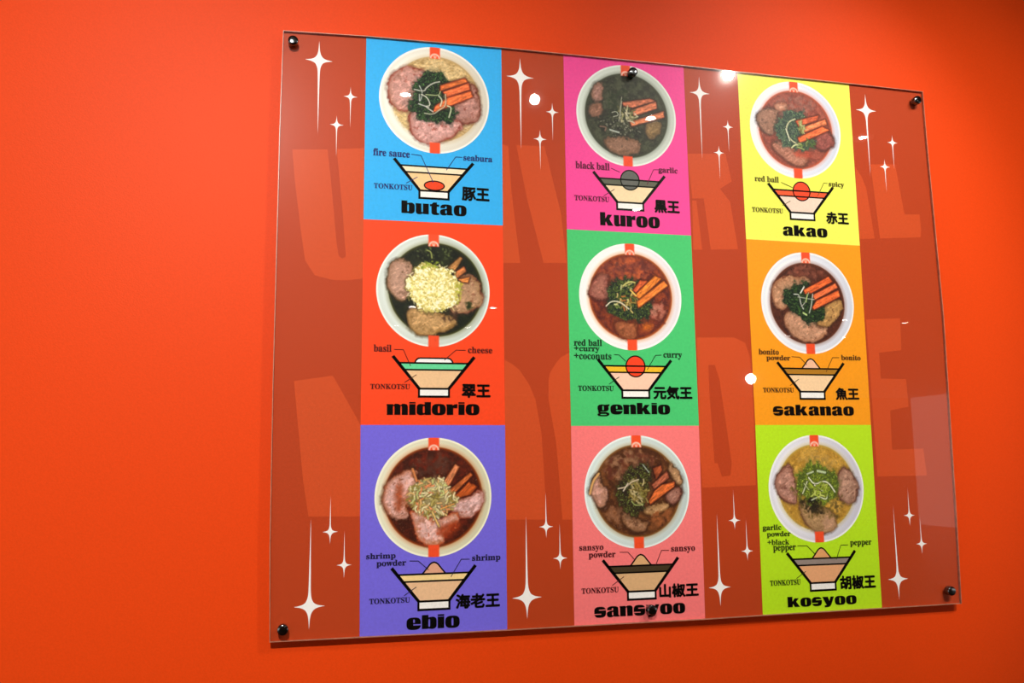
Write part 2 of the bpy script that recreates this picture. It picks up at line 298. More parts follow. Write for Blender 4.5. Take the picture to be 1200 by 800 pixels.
# ------------------------------------------------------------------ measured layout of the board (metres; x right, z down from its top edge)
CENT = {'A': (0.2284, -0.0913), 'B': (0.2266, -0.3889), 'C': (0.2268, -0.693), 'D': (0.5413, -0.0907), 'E': (0.5394, -0.3884), 'F': (0.5408, -0.691), 'G': (0.8455, -0.0912), 'H': (0.8504, -0.3889), 'I': (0.8473, -0.6917)}
R0 = 0.08531
BOWLS = {'A': [('base', '#e2e3d8', '#c9c5b8'),('broth', 0.03, 0.02, 0.8, '#c4aa78', '#a98c58', '#b59a68'),('noodle', [(-0.477, 0.688),(-0.033, 0.76),(0.497, 0.645),(0.602, 0.434),(0.071, 0.329),(-0.217, 0.522)], '#dcc490', 60),('noodle', [(-0.73, -0.173),(-0.448, -0.231),(-0.395, -0.629),(-0.601, -0.485)], '#d8c088', 35),('noodle', [(0.334, -0.356),(0.758, -0.267),(0.598, -0.553),(0.386, -0.651)], '#c8b48c', 30),('pork', [(-0.831, 0.249),(-0.734, 0.433),(-0.516, 0.581),(-0.451, 0.555),(-0.164, 0.528),(-0.242, 0.328),(-0.397, 0.178),(-0.423, -0.04),(-0.461, -0.232),(-0.628, -0.232),(-0.756, -0.136),(-0.814, 0.034)], '#b98a80', '#7c2c1c', '#a0705c'),('pork', [(0.203, -0.313),(0.335, -0.084),(0.6, 0.048),(0.655, 0.369),(0.762, 0.283),(0.826, -0.07),(0.798, -0.265),(0.652, -0.372),(0.387, -0.407)], '#a87a70', '#5c2014', '#8c5c4c'),('pork', [(-0.448, -0.258),(-0.293, -0.299),(0.02, -0.382),(0.281, -0.374),(0.467, -0.36),(0.452, -0.51),(0.281, -0.672),(-0.033, -0.817),(-0.213, -0.803),(-0.408, -0.67)], '#c0938c', '#7a2c20', '#a87468'),('greens', [(-0.19, 0.483),(-0.033, 0.525),(0.177, 0.435),(0.23, 0.29),(0.124, -0.048),(0.177, -0.179),(0.388, -0.107),(0.281, -0.415),(-0.033, -0.4),(-0.319, -0.328),(-0.454, -0.177),(-0.423, 0.095),(-0.32, 0.321)], '#0b1c14', '#22401f', '#3a5c28'),('strip', [(0.111, 0.279),(0.549, 0.456),(0.602, 0.392),(0.098, 0.182)], '#c4642e', '#7a2810'),('strip', [(0.151, 0.159),(0.615, 0.366),(0.641, 0.258),(0.23, 0.07)], '#d8683a', '#8a3018'),('strip', [(0.23, 0.056),(0.655, 0.217),(0.694, 0.124),(-0.033, -0.237),(0.02, -0.111)], '#dc6c38', '#8c3014'),('shred', [(-0.372, 0.168),(-0.19, 0.143),(-0.164, 0.213),(-0.033, 0.32),(0.086, 0.353)], '#d8d8c8', 7),('shred', [(-0.281, 0.244),(-0.216, 0.114),(-0.28, -0.082),(-0.28, 0.081)], '#d0d4cc', 6),('shred', [(-0.242, 0.084),(-0.137, 0.039),(-0.072, -0.118),(-0.189, -0.129),(-0.033, -0.224)], '#e0e0d0', 7),('shred', [(-0.163, 0.09),(0.071, 0.084),(0.098, 0.169)], '#c0cc90', 6),('shred', [(0.071, 0.084),(0.137, 0.008),(0.098, -0.104)], '#d8dcc0', 8),('shred', [(-0.189, -0.264),(-0.033, -0.278),(0.071, -0.188),(0.203, -0.095),(0.19, 0.122)], '#c8ccb0', 6),('shred', [(0.23, -0.093),(0.308, -0.114),(0.255, -0.308)], '#d0d8b0', 8),('shred', [(-0.293, -0.096),(-0.111, -0.149)], '#e8e8e0', 6)], 'B': [('base', '#ccd6d0', '#b8c4bc'),('broth', 0.04, 0.015, 0.83, '#1c2410', '#0e140a', '#4c4c14'),('speck', [(-0.398, 0.755),(0.31, 0.759),(0.419, 0.514),(-0.29, 0.457)], '#5c6838', 40, 0.02),('pork', [(-0.772, 0.411),(-0.639, 0.524),(-0.452, 0.491),(-0.37, 0.399),(-0.449, -0.013),(-0.515, -0.219),(-0.688, -0.13),(-0.801, 0.057)], '#ac8874', '#3c2c14', '#8c6850'),('pork', [(0.418, 0.209),(0.64, 0.3),(0.805, 0.168),(0.872, -0.108),(0.775, -0.275),(0.498, -0.394),(0.253, -0.346)], '#a88464', '#6c3828', '#8c6c44'),('pork', [(-0.461, -0.353),(-0.207, -0.331),(0.063, -0.432),(0.362, -0.479),(0.348, -0.642),(0.063, -0.744),(-0.205, -0.796),(-0.353, -0.727),(-0.447, -0.554)], '#b08c5c', '#4c3414', '#94703c'),('speck', [(0.171, -0.375),(0.416, -0.368),(0.416, -0.532),(0.171, -0.511)], '#3c2418', 25, 0.03),('strip', [(0.254, 0.411),(0.474, 0.613),(0.503, 0.586),(0.377, 0.373)], '#b07c44', '#5c3814'),('strip', [(0.363, 0.318),(0.53, 0.435),(0.571, 0.367),(0.418, 0.237)], '#c07440', '#6c3418'),('strip', [(0.446, 0.21),(0.639, 0.258),(0.61, 0.161),(0.5, 0.17)], '#c87c3c', '#6c3418'),('cheese', [(-0.397, 0.289),(-0.182, 0.489),(0.063, 0.443),(0.309, 0.371),(0.445, 0.155),(0.472, -0.119),(0.307, -0.316),(-0.018, -0.408),(-0.288, -0.334),(-0.449, -0.095),(-0.489, 0.04)], '#e8dc98', '#b4a854', '#f6f0c4'),('speck', [(-0.168, 0.517),(0.09, 0.514),(0.09, 0.418),(-0.235, 0.377)], '#8c9c30', 30, 0.025),('speck', [(0.363, 0.152),(0.528, 0.13),(0.5, -0.064),(0.417, -0.259)], '#a8a838', 40, 0.025),('speck', [(0.581, -0.199),(0.636, -0.197),(0.636, -0.307),(0.567, -0.309)], '#243010', 8, 0.05),('shred', [(-0.114, 0.713),(-0.046, 0.688),(-0.032, 0.578)], '#8c9450', 9)], 'C': [('base', '#dcdcc4', '#c4c2a4'),('broth', 0.0, 0.0, 0.84, '#5c1c0c', '#381408', '#a8480c'),('speck', [(-0.364, 0.553),(0.061, 0.744),(0.404, 0.543),(0.061, 0.324),(-0.278, 0.357)], '#4c2c20', 60, 0.05),('pork', [(-0.794, 0.227),(-0.643, 0.348),(-0.391, 0.47),(-0.306, 0.413),(-0.349, 0.192),(-0.459, -0.081),(-0.444, -0.329),(-0.693, -0.336),(-0.861, -0.1),(-0.834, 0.063)], '#c49c94', '#5c2810', '#a86444'),('patch', [(-0.642, 0.225),(-0.502, 0.249),(-0.528, -0.272),(-0.666, -0.214)], '#8c3c1c'),('pork', [(0.316, -0.126),(0.633, -0.02),(0.807, 0.116),(0.828, -0.136),(0.746, -0.275),(0.515, -0.38),(0.316, -0.264)], '#c4a09c', '#7c2c18', '#a87464'),('pork', [(-0.402, -0.22),(-0.277, -0.278),(0.061, -0.452),(0.344, -0.265),(0.459, -0.351),(0.173, -0.619),(0.145, -0.796),(-0.108, -0.802),(-0.276, -0.66),(-0.318, -0.441)], '#c8a098', '#a04020', '#b06c48'),('patch', [(0.004, -0.533),(0.344, -0.404),(0.515, -0.464),(0.287, -0.678),(0.145, -0.673)], '#8c3010'),('strip', [(0.146, 0.212),(0.376, 0.543),(0.439, 0.501),(0.26, 0.181)], '#c87c50', '#6c2c10'),('strip', [(0.26, 0.098),(0.635, 0.4),(0.669, 0.357),(0.317, 0.014)], '#b05c2c', '#5c1c08'),('strip', [(0.345, -0.016),(0.604, 0.232),(0.749, 0.159),(0.633, 0.035),(0.46, -0.017)], '#a84c1c', '#5c1c08'),('pile', [(-0.39, 0.165),(-0.138, 0.3),(0.146, 0.295),(0.26, 0.098),(0.431, -0.045),(0.288, -0.208),(0.061, -0.342),(-0.249, -0.278),(-0.431, -0.083)], ['#d0c88c', '#b8a860', '#e08858', '#e8e0b0', '#8c7c34', '#dcb070', '#c0c880', '#e4dcb4'], 300),('shred', [(-0.024, -0.256),(0.089, -0.493)], '#d8b468', 10),('shred', [(-0.363, 0.47),(-0.292, 0.274)], '#c87c48', 14),('shred', [(0.345, -0.126),(0.118, -0.204)], '#e0a050', 8)], 'D': [('base', '#d2ddd4', '#bcc6bc'),('broth', 0.0, 0.0, 0.83, '#424834', '#2c3024', '#3c4430'),('pork', [(-0.64, 0.544),(-0.486, 0.612),(-0.46, 0.518),(-0.494, 0.267),(-0.633, 0.255),(-0.685, 0.334)], '#9c7468', '#40382c', '#84604c'),('pork', [(-0.731, 0.152),(-0.538, 0.209),(-0.484, 0.131),(-0.545, -0.065),(-0.736, -0.053)], '#8c6450', '#40382c', '#74503c'),('pork', [(-0.417, -0.463),(-0.002, -0.432),(0.247, -0.522),(0.214, -0.688),(-0.041, -0.788),(-0.315, -0.726),(-0.434, -0.599)], '#866450', '#40382c', '#705038'),('pork', [(0.372, -0.128),(0.601, -0.055),(0.711, -0.157),(0.589, -0.387),(0.418, -0.427)], '#7c6440', '#40382c', '#645030'),('speck', [(-0.683, -0.103),(-0.266, 0.04),(0.282, -0.3),(0.221, -0.469),(-0.445, -0.465)], '#1c2018', 120, 0.035),('speck', [(-0.601, -0.152),(0.015, 0.118),(0.338, -0.296),(-0.28, -0.453)], '#8c8c78', 50, 0.018),('speck', [(-0.365, 0.444),(0.026, 0.506),(0.01, -0.047),(-0.379, -0.079)], '#24301c', 80, 0.04),('strip', [(-0.079, 0.248),(0.474, 0.372),(0.585, 0.333),(0.128, 0.168),(-0.066, 0.194)], '#bc6c4c', '#5c3020'),('strip', [(0.099, 0.111),(0.6, 0.32),(0.615, 0.195),(0.152, 0.006)], '#c87450', '#5c3020'),('strip', [(0.064, -0.126),(0.75, 0.138),(0.76, 0.027),(0.09, -0.201)], '#cc7850', '#5c3020'),('pile', [(-0.18, 0.13),(0.017, 0.173),(0.208, 0.024),(0.12, -0.121),(-0.131, -0.086)], ['#c0bc94', '#8c8c58', '#5c6038', '#d0ccb0'], 40),('shred', [(-0.09, 0.357),(-0.138, 0.133),(-0.116, -0.058)], '#b8b8a0', 5),('shred', [(-0.294, 0.037),(-0.209, 0.072),(-0.155, -0.006),(-0.268, -0.043)], '#b4b8a4', 6),('shred', [(-0.159, -0.115),(-0.092, 0.274)], '#c8c8b0', 5),('shred', [(-0.344, -0.307),(-0.166, -0.348)], '#b8c0b4', 11),('shred', [(-0.535, -0.255),(-0.412, -0.258),(-0.441, -0.329)], '#7c6050', 10)], 'E': [('base', '#ecebea', '#d6d2d6'),('broth', 0.0, 0.0, 0.81, '#84381c', '#54201a', '#c4641c'),('speck', [(-0.568, 0.542),(0.009, 0.732),(0.468, 0.585),(0.286, 0.355),(-0.291, 0.279),(-0.628, 0.376)], '#a8502c', 90, 0.06),('speck', [(-0.568, 0.542),(0.009, 0.732),(0.468, 0.585),(0.286, 0.355),(-0.291, 0.279),(-0.628, 0.376)], '#683028', 60, 0.05),('pork', [(-0.789, 0.125),(-0.628, 0.376),(-0.46, 0.355),(-0.423, 0.11),(-0.526, -0.071),(-0.779, -0.01)], '#986050', '#542418', '#84483c'),('pork', [(0.355, -0.167),(0.56, -0.105),(0.673, -0.213),(0.548, -0.408),(0.376, -0.385)], '#a86c58', '#6c2c1c', '#985040'),('pork', [(-0.312, -0.485),(0.087, -0.474),(0.109, -0.664),(0.019, -0.802),(-0.206, -0.753),(-0.315, -0.592)], '#945434', '#5c2414', '#784020'),('patch', [(0.2, -0.472),(0.43, -0.493),(0.368, -0.631),(0.197, -0.608)], '#b8601c'),('speck', [(-0.726, -0.145),(-0.311, -0.431),(0.69, -0.514),(0.554, -0.243),(-0.471, -0.109)], '#6c2c1c', 80, 0.04),('greens', [(-0.407, 0.193),(-0.148, 0.311),(0.082, 0.32),(0.223, 0.187),(0.128, -0.064),(0.359, -0.057),(0.381, -0.248),(0.26, -0.415),(-0.113, -0.425),(-0.365, -0.324),(-0.473, -0.163)], '#16241a', '#34401c', '#54682c'),('pile', [(-0.177, 0.283),(0.082, 0.293),(0.153, -0.145),(-0.021, -0.259),(-0.332, -0.187),(-0.269, 0.061)], ['#c8b46c', '#947c38', '#dce09c', '#b06830', '#506428'], 60),('strip', [(0.047, 0.112),(0.197, 0.31),(0.342, 0.302),(0.103, 0.073)], '#c4582c', '#6c2410'),('strip', [(0.073, 0.017),(0.49, 0.404),(0.599, 0.352),(0.186, -0.034)], '#dc7c2c', '#8c3c10'),('strip', [(0.126, -0.091),(0.662, 0.314),(0.733, 0.233),(0.182, -0.172),(0.138, -0.2)], '#dc7830', '#8c3c10'),('shred', [(-0.488, -0.191),(-0.386, -0.093),(-0.216, -0.101),(-0.049, -0.233)], '#e4dcc0', 8),('shred', [(-0.15, 0.201),(-0.005, 0.289),(0.081, 0.265)], '#c8c470', 9),('shred', [(-0.01, 0.124),(0.102, 0.018)], '#f0c860', 10)], 'F': [('base', '#cddcd8', '#b4c2c0'),('broth', 0.0, 0.01, 0.82, '#6c4020', '#442412', '#8c6024'),('speck', [(-0.591, 0.547),(-0.103, 0.755),(0.437, 0.59),(0.171, 0.379),(-0.375, 0.227),(-0.626, 0.283)], '#8c6448', 90, 0.05),('speck', [(-0.591, 0.547),(-0.103, 0.755),(0.437, 0.59),(0.171, 0.379),(-0.375, 0.227),(-0.626, 0.283)], '#54281a', 60, 0.05),('pork', [(-0.899, -0.026),(-0.838, 0.208),(-0.738, 0.338),(-0.671, 0.206),(-0.597, -0.189),(-0.726, -0.29),(-0.844, -0.053)], '#b08474', '#3c2418', '#a07050'),('shred', [(-0.899, -0.026),(-0.838, 0.195),(-0.724, 0.324)], '#d0a060', 14),('pork', [(0.608, 0.48),(0.722, 0.425),(0.88, 0.141),(0.741, 0.129)], '#a8845c', '#4c3018', '#987050'),('pork', [(0.561, -0.001),(0.854, 0.074),(0.833, -0.086),(0.697, -0.243),(0.554, -0.187)], '#986c5c', '#3c1c14', '#7c4c3c'),('pork', [(-0.307, -0.352),(-0.001, -0.516),(0.169, -0.548),(0.106, -0.703),(-0.148, -0.67),(-0.284, -0.536)], '#946c50', '#3c2010', '#785030'),('pork', [(0.12, -0.283),(0.553, -0.213),(0.579, -0.294),(0.344, -0.42),(0.117, -0.389)], '#a8845c', '#4c2c14', '#90683c'),('speck', [(-0.612, -0.241),(-0.333, -0.3),(-0.343, -0.613),(-0.564, -0.502)], '#84583c', 40, 0.05),('speck', [(0.229, -0.418),(0.636, -0.322),(0.571, -0.532),(0.221, -0.681)], '#844c28', 50, 0.045),('greens', [(-0.291, 0.2),(-0.026, 0.488),(0.26, 0.458),(0.221, 0.192),(0.152, -0.179),(0.058, -0.413),(-0.169, -0.434),(-0.304, -0.248),(-0.409, 0.017)], '#241c14', '#3c3818', '#586428'),('strip', [(0.276, 0.111),(0.574, 0.346),(0.613, 0.238),(0.331, 0.03)], '#a4583c', '#4c1c10'),('strip', [(0.315, 0.404),(0.462, 0.455),(0.487, 0.374),(0.367, 0.216)], '#8c4424', '#4c1c10'),('strip', [(0.33, 0.004),(0.478, 0.107),(0.712, 0.158),(0.709, 0.077),(0.237, -0.233),(0.21, -0.18)], '#c0602c', '#541c0c'),('pile', [(-0.149, 0.197),(0.135, 0.166),(0.212, -0.1),(0.092, -0.256),(-0.161, -0.172)], ['#a08c4c', '#6c5c24', '#807838', '#c0b080'], 70),('shred', [(-0.366, 0.056),(-0.21, 0.079),(-0.122, 0.17),(0.022, 0.208)], '#dcc8a8', 8),('shred', [(-0.268, 0.015),(-0.18, 0.145)], '#e0d0b8', 8),('shred', [(0.117, 0.473),(0.172, 0.405),(0.227, 0.338)], '#a8b0a0', 7),('shred', [(-0.118, -0.173),(-0.05, -0.253),(0.093, -0.23)], '#a8b468', 7)], 'G': [('base', '#e6ecf4', '#c4cad8'),('broth', 0.0, 0.0, 0.81, '#985040', '#804034', '#c85834'),('speck', [(-0.532, 0.517),(0.054, 0.73),(0.513, 0.606),(0.323, 0.371),(-0.26, 0.269)], '#8c5c50', 80, 0.05),('pork', [(-0.825, 0.251),(-0.682, 0.369),(-0.425, 0.391),(-0.376, 0.26),(-0.473, 0.037),(-0.569, -0.157),(-0.732, -0.037),(-0.805, 0.091)], '#98705c', '#4c3830', '#84604c'),('pork', [(-0.434, 0.485),(-0.16, 0.521),(-0.195, 0.41),(-0.397, 0.394)], '#b88c74', '#a06048', '#a87058'),('pork', [(0.472, -0.052),(0.71, 0.021),(0.847, -0.131),(0.808, -0.271),(0.565, -0.396),(0.399, -0.273)], '#8c4c44', '#4c2c28', '#784038'),('pork', [(-0.52, -0.287),(-0.208, -0.318),(-0.075, -0.469),(0.269, -0.498),(0.169, -0.72),(-0.062, -0.735),(-0.391, -0.518),(-0.512, -0.394)], '#a87460', '#5c382c', '#945c48'),('patch', [(-0.157, -0.421),(0.276, -0.391),(0.32, -0.603),(-0.023, -0.572)], '#a84834'),('greens', [(-0.289, 0.267),(-0.023, 0.397),(0.234, 0.337),(0.248, 0.094),(0.057, -0.191),(0.406, -0.165),(0.365, -0.357),(-0.127, -0.393),(-0.349, -0.275),(-0.451, -0.068)], '#34443c', '#4c5c4c', '#547048'),('strip', [(0.022, 0.184),(0.524, 0.334),(0.49, 0.248),(0.073, 0.08)], '#d0603c', '#8c3c24'),('strip', [(0.099, 0.028),(0.666, 0.262),(0.696, 0.17),(0.124, -0.052)], '#ec8454', '#a04c2c'),('strip', [(0.044, -0.165),(0.598, 0.108),(0.741, 0.05),(0.082, -0.257)], '#e46c3c', '#984024'),('shred', [(-0.004, 0.223),(-0.152, 0.157),(-0.219, 0.003),(-0.145, -0.207),(0.022, -0.301)], '#c8c8a0', 10),('shred', [(-0.219, 0.003),(-0.146, -0.233)], '#d8dcc0', 8),('shred', [(-0.112, -0.378),(-0.036, -0.305),(0.107, -0.321)], '#d0d8a0', 10),('pile', [(0.078, 0.162),(0.195, 0.171),(0.183, -0.02),(0.068, -0.001)], ['#a0a868', '#647c44', '#c0c488'], 14),('pile', [(-0.007, -0.304),(0.406, -0.165),(0.395, -0.327),(0.045, -0.394)], ['#a0b068', '#506c38', '#405840'], 24)], 'H': [('base', '#e0e6ee', '#c2c6d2'),('broth', -0.01, -0.01, 0.8, '#5c2c1c', '#3c1c14', '#683018'),('speck', [(-0.473, 0.548),(-0.087, 0.747),(0.459, 0.636),(0.187, 0.493),(-0.246, 0.478)], '#7c4434', 50, 0.05),('pork', [(-0.742, 0.302),(-0.532, 0.493),(-0.16, 0.494),(0.097, 0.437),(-0.026, 0.326),(-0.348, 0.21),(-0.42, -0.027),(-0.541, -0.147),(-0.707, -0.087),(-0.756, 0.145)], '#b08464', '#5c2c1c', '#986848'),('pork', [(-0.531, -0.239),(-0.284, -0.153),(0.047, -0.379),(0.36, -0.451),(0.348, -0.634),(0.081, -0.757),(-0.234, -0.737),(-0.504, -0.497)], '#b08468', '#4c2418', '#9c6c4c'),('pork', [(0.167, -0.298),(0.417, -0.028),(0.687, 0.073),(0.721, -0.072),(0.573, -0.314),(0.389, -0.45),(0.187, -0.429)], '#b08850', '#4c2c18', '#987040'),('greens', [(-0.551, 0.165),(-0.285, 0.318),(0.008, 0.394),(0.147, 0.306),(0.024, 0.196),(0.156, -0.01),(0.355, -0.083),(0.283, -0.295),(-0.014, -0.433),(-0.175, -0.229),(-0.344, -0.181)], '#0e1e14', '#26381c', '#3c5c24'),('strip', [(-0.074, 0.247),(0.483, 0.53),(0.55, 0.44),(0.082, 0.199),(-0.048, 0.181)], '#d8602c', '#7c2c14'),('strip', [(0.108, 0.147),(0.621, 0.403),(0.66, 0.324),(0.162, 0.07)], '#e06c3c', '#7c2c14'),('strip', [(0.094, -0.09),(0.188, 0.044),(0.67, 0.258),(0.707, 0.153),(0.119, -0.129)], '#dc6430', '#7c2c14'),('shred', [(-0.295, 0.16),(-0.18, 0.163),(-0.162, -0.019),(-0.11, -0.123)], '#d8d8d0', 7),('shred', [(-0.069, 0.312),(-0.149, 0.192)], '#f0f0e8', 9),('shred', [(0.024, 0.196),(-0.075, -0.017),(-0.15, -0.071)], '#c8c8b8', 6),('shred', [(0.11, 0.173),(0.065, -0.065),(0.014, -0.198)], '#d0d4c8', 7),('shred', [(-0.211, 0.111),(0.017, 0.078),(0.132, 0.068)], '#c0c4b4', 6),('shred', [(-0.115, -0.201),(-0.046, -0.239)], '#c0d488', 12),('shred', [(-0.006, 0.169),(-0.045, 0.011)], '#a8c070', 8)], 'I': [('base', '#dadce4', '#bcbcc8'),('broth', 0.0, 0.02, 0.8, '#bc9440', '#a47c2c', '#b49c44'),('speck', [(-0.384, 0.595),(0.033, 0.731),(0.497, 0.529),(0.487, 0.36),(-0.339, 0.314)], '#a48444', 60, 0.04),('pork', [(-0.85, 0.184),(-0.68, 0.347),(-0.548, 0.456),(-0.469, 0.234),(-0.445, -0.154),(-0.499, -0.276),(-0.709, -0.177),(-0.839, -0.009)], '#a87c6c', '#542c24', '#946450'),('pork', [(0.436, 0.08),(0.515, 0.304),(0.649, 0.386),(0.826, 0.159),(0.876, -0.04),(0.762, -0.29),(0.541, -0.258),(0.456, -0.088)], '#a07c68', '#4c2c24', '#8c6450'),('pork', [(-0.373, -0.238),(-0.098, -0.355),(0.212, -0.417),(0.359, -0.587),(0.317, -0.751),(0.092, -0.827),(-0.063, -0.796),(-0.241, -0.654),(-0.353, -0.431)], '#a08058', '#5c3828', '#8c6c44'),('patch', [(0.11, -0.525),(0.332, -0.531),(0.35, -0.725),(0.092, -0.827)], '#b48c70'),('speck', [(-0.543, 0.041),(-0.171, -0.021),(0.644, -0.147),(0.359, -0.587),(-0.265, -0.516)], '#5c4c24', 140, 0.035),('speck', [(-0.369, -0.184),(0.133, -0.193),(0.174, -0.527),(-0.258, -0.407)], '#2c2414', 50, 0.045),('greens', [(-0.207, 0.425),(-0.013, 0.507),(0.293, 0.334),(0.446, 0.221),(0.389, -0.143),(0.223, -0.251),(-0.094, -0.272),(-0.336, -0.157),(-0.415, 0.094)], '#44541c', '#6c7c20', '#7c9430'),('speck', [(-0.181, -0.187),(0.067, -0.22),(0.024, -0.412),(-0.163, -0.381)], '#1c1a10', 30, 0.04),('shred', [(-0.193, 0.132),(-0.265, -0.02),(-0.301, -0.088)], '#dce0c0', 8),('shred', [(-0.158, 0.201),(-0.041, 0.06),(0.154, 0.141),(0.277, 0.082),(0.378, -0.072)], '#e8ecd8', 9),('shred', [(-0.041, 0.06),(0.141, -0.055)], '#f0f4e0', 10),('shred', [(-0.185, 0.271),(-0.056, 0.311)], '#c8d4b0', 10),('shred', [(0.039, 0.324),(0.195, 0.293)], '#b8c8a0', 16),('shred', [(-0.12, -0.215),(0.04, -0.15),(0.194, -0.222),(0.217, -0.111)], '#d8e0c0', 8),('shred', [(-0.259, 0.092),(-0.171, -0.021)], '#c0cc90', 7),('pile', [(-0.133, 0.089),(0.245, 0.083),(0.23, -0.139),(-0.087, -0.162)], ['#a4b83c', '#849c28', '#c0cc68'], 30)]}  # bowl D's blacks are lifted: the acrylic's reflected veil is painted into them
TEXTS = {'A': ([('T', 'butao', 0.1778, 0.277, -0.2631, 0.0199),('K', '豚王', 0.2706, 0.3122, -0.2373, 0.0202),('S', 'TONKOTSU', 0.1367, 0.1943, -0.2328, 0.0079),('S', 'fire sauce', 0.1351, 0.1898, -0.1806, 0.011),('S', 'seabura', 0.2726, 0.3177, -0.1799, 0.0095)], [[(0.1924, -0.1806),(0.2071, -0.1814),(0.2259, -0.2227)], [(0.2708, -0.1798),(0.2606, -0.18),(0.2459, -0.2021)], [(0.1848, -0.2262),(0.202, -0.2154)]]), 'B': ([('T', 'midorio', 0.1577, 0.295, -0.5654, 0.0192),('K', '翠王', 0.2694, 0.3111, -0.539, 0.019),('S', 'TONKOTSU', 0.1342, 0.1916, -0.5334, 0.0073),('S', 'basil', 0.1386, 0.1642, -0.4773, 0.0104),('S', 'cheese', 0.2782, 0.3151, -0.4777, 0.0093)], [[(0.1681, -0.4789),(0.1817, -0.479),(0.1924, -0.5029)], [(0.2748, -0.4784),(0.26, -0.4783),(0.2425, -0.4937)], [(0.1836, -0.5273),(0.2011, -0.5157)]]), 'C': ([('T', 'ebio', 0.1879, 0.2641, -0.868, 0.0196),('K', '海老王', 0.259, 0.3226, -0.8417, 0.019),('S', 'TONKOTSU', 0.1357, 0.1926, -0.8362, 0.0073),('S', 'shrimp', 0.1308, 0.172, -0.775, 0.01),('S', 'powder', 0.1453, 0.1869, -0.7854, 0.0104),('S', 'shrimp', 0.2828, 0.3246, -0.7824, 0.0107)], [[(0.192, -0.7825),(0.2045, -0.7829),(0.2193, -0.7961)], [(0.2792, -0.783),(0.2668, -0.7826),(0.2517, -0.8067)], [(0.1845, -0.8303),(0.2017, -0.819)]]), 'D': ([('T', 'kuroo', 0.4914, 0.5921, -0.265, 0.0219),('K', '黒王', 0.5847, 0.6266, -0.2393, 0.0199),('S', 'TONKOTSU', 0.4498, 0.5074, -0.233, 0.0083),('S', 'black ball', 0.4527, 0.5092, -0.1792, 0.0114),('S', 'garlic', 0.5931, 0.6261, -0.1791, 0.0117)], [[(0.512, -0.181),(0.5267, -0.1867)], [(0.5924, -0.1783),(0.5844, -0.1788),(0.5725, -0.2042)], [(0.4986, -0.2271),(0.5168, -0.2155)]]), 'E': ([('T', 'genkio', 0.479, 0.5988, -0.566, 0.0208),('K', '元気王', 0.5726, 0.6363, -0.5395, 0.0193),('S', 'TONKOTSU', 0.4492, 0.5066, -0.5335, 0.008),('S', 'red ball', 0.4441, 0.489, -0.463, 0.0098),('S', '+curry', 0.4442, 0.485, -0.4737, 0.0098),('S', '+coconuts', 0.444, 0.504, -0.4838, 0.0098),('S', 'curry', 0.5906, 0.6219, -0.482, 0.0096)], [[(0.5086, -0.4808),(0.5169, -0.4812),(0.5277, -0.491)], [(0.5874, -0.4804),(0.5774, -0.4809),(0.5626, -0.5037)], [(0.4991, -0.5271),(0.5159, -0.5156)]]), 'F': ([('T', 'sansyoo', 0.4667, 0.6121, -0.8684, 0.0185),('K', '山椒王', 0.5716, 0.6345, -0.8405, 0.0191),('S', 'TONKOTSU', 0.4479, 0.5059, -0.8353, 0.0078),('S', 'sansyo', 0.4456, 0.4834, -0.7746, 0.0089),('S', 'powder', 0.4601, 0.5023, -0.7843, 0.011),('S', 'sansyo', 0.5924, 0.6318, -0.7806, 0.0092)], [[(0.5094, -0.7809),(0.5225, -0.7813),(0.5334, -0.7935)], [(0.5891, -0.7807),(0.5767, -0.7803),(0.5663, -0.8025)], [(0.4959, -0.8291),(0.5149, -0.817)]]), 'G': ([('T', 'akao', 0.8111, 0.8937, -0.2676, 0.0185),('K', '赤王', 0.894, 0.9352, -0.2419, 0.0195),('S', 'TONKOTSU', 0.7564, 0.813, -0.2351, 0.0079),('S', 'red ball', 0.7641, 0.8081, -0.1815, 0.0097),('S', 'spicy', 0.902, 0.9312, -0.1837, 0.0109)], [[(0.8126, -0.1855),(0.8329, -0.1932)], [(0.8997, -0.1818),(0.8927, -0.1817),(0.8798, -0.2051)], [(0.8126, -0.2254),(0.8278, -0.2168)]]), 'H': ([('T', 'sakanao', 0.7762, 0.9233, -0.5663, 0.0178),('K', '魚王', 0.8922, 0.9341, -0.5393, 0.0187),('S', 'TONKOTSU', 0.7605, 0.8153, -0.5339, 0.0075),('S', 'bonito', 0.7561, 0.7918, -0.4718, 0.0093),('S', 'powder', 0.7694, 0.8119, -0.4825, 0.0103),('S', 'bonito', 0.9057, 0.9418, -0.4791, 0.0088)], [[(0.8148, -0.4791),(0.8295, -0.4797),(0.8417, -0.4921)], [(0.9019, -0.4794),(0.8896, -0.4796),(0.8763, -0.5033)], [(0.8093, -0.5264),(0.8255, -0.5159)]]), 'I': ([('T', 'kosyoo', 0.7851, 0.907, -0.868, 0.0187),('K', '胡椒王', 0.88, 0.9427, -0.841, 0.02),('S', 'TONKOTSU', 0.7564, 0.8094, -0.8366, 0.0082),('S', 'garlic', 0.7481, 0.7804, -0.7522, 0.0105),('S', 'powder', 0.7549, 0.7963, -0.7625, 0.0098),('S', '+black', 0.7553, 0.7931, -0.7742, 0.0083),('S', 'pepper', 0.7647, 0.8042, -0.7851, 0.0101),('S', 'pepper', 0.9016, 0.9406, -0.7813, 0.0093)], [[(0.8072, -0.7809),(0.8242, -0.7814),(0.8369, -0.7941)], [(0.8977, -0.7823),(0.8845, -0.7824),(0.875, -0.8045)], [(0.8025, -0.8313),(0.8197, -0.8207)]])}
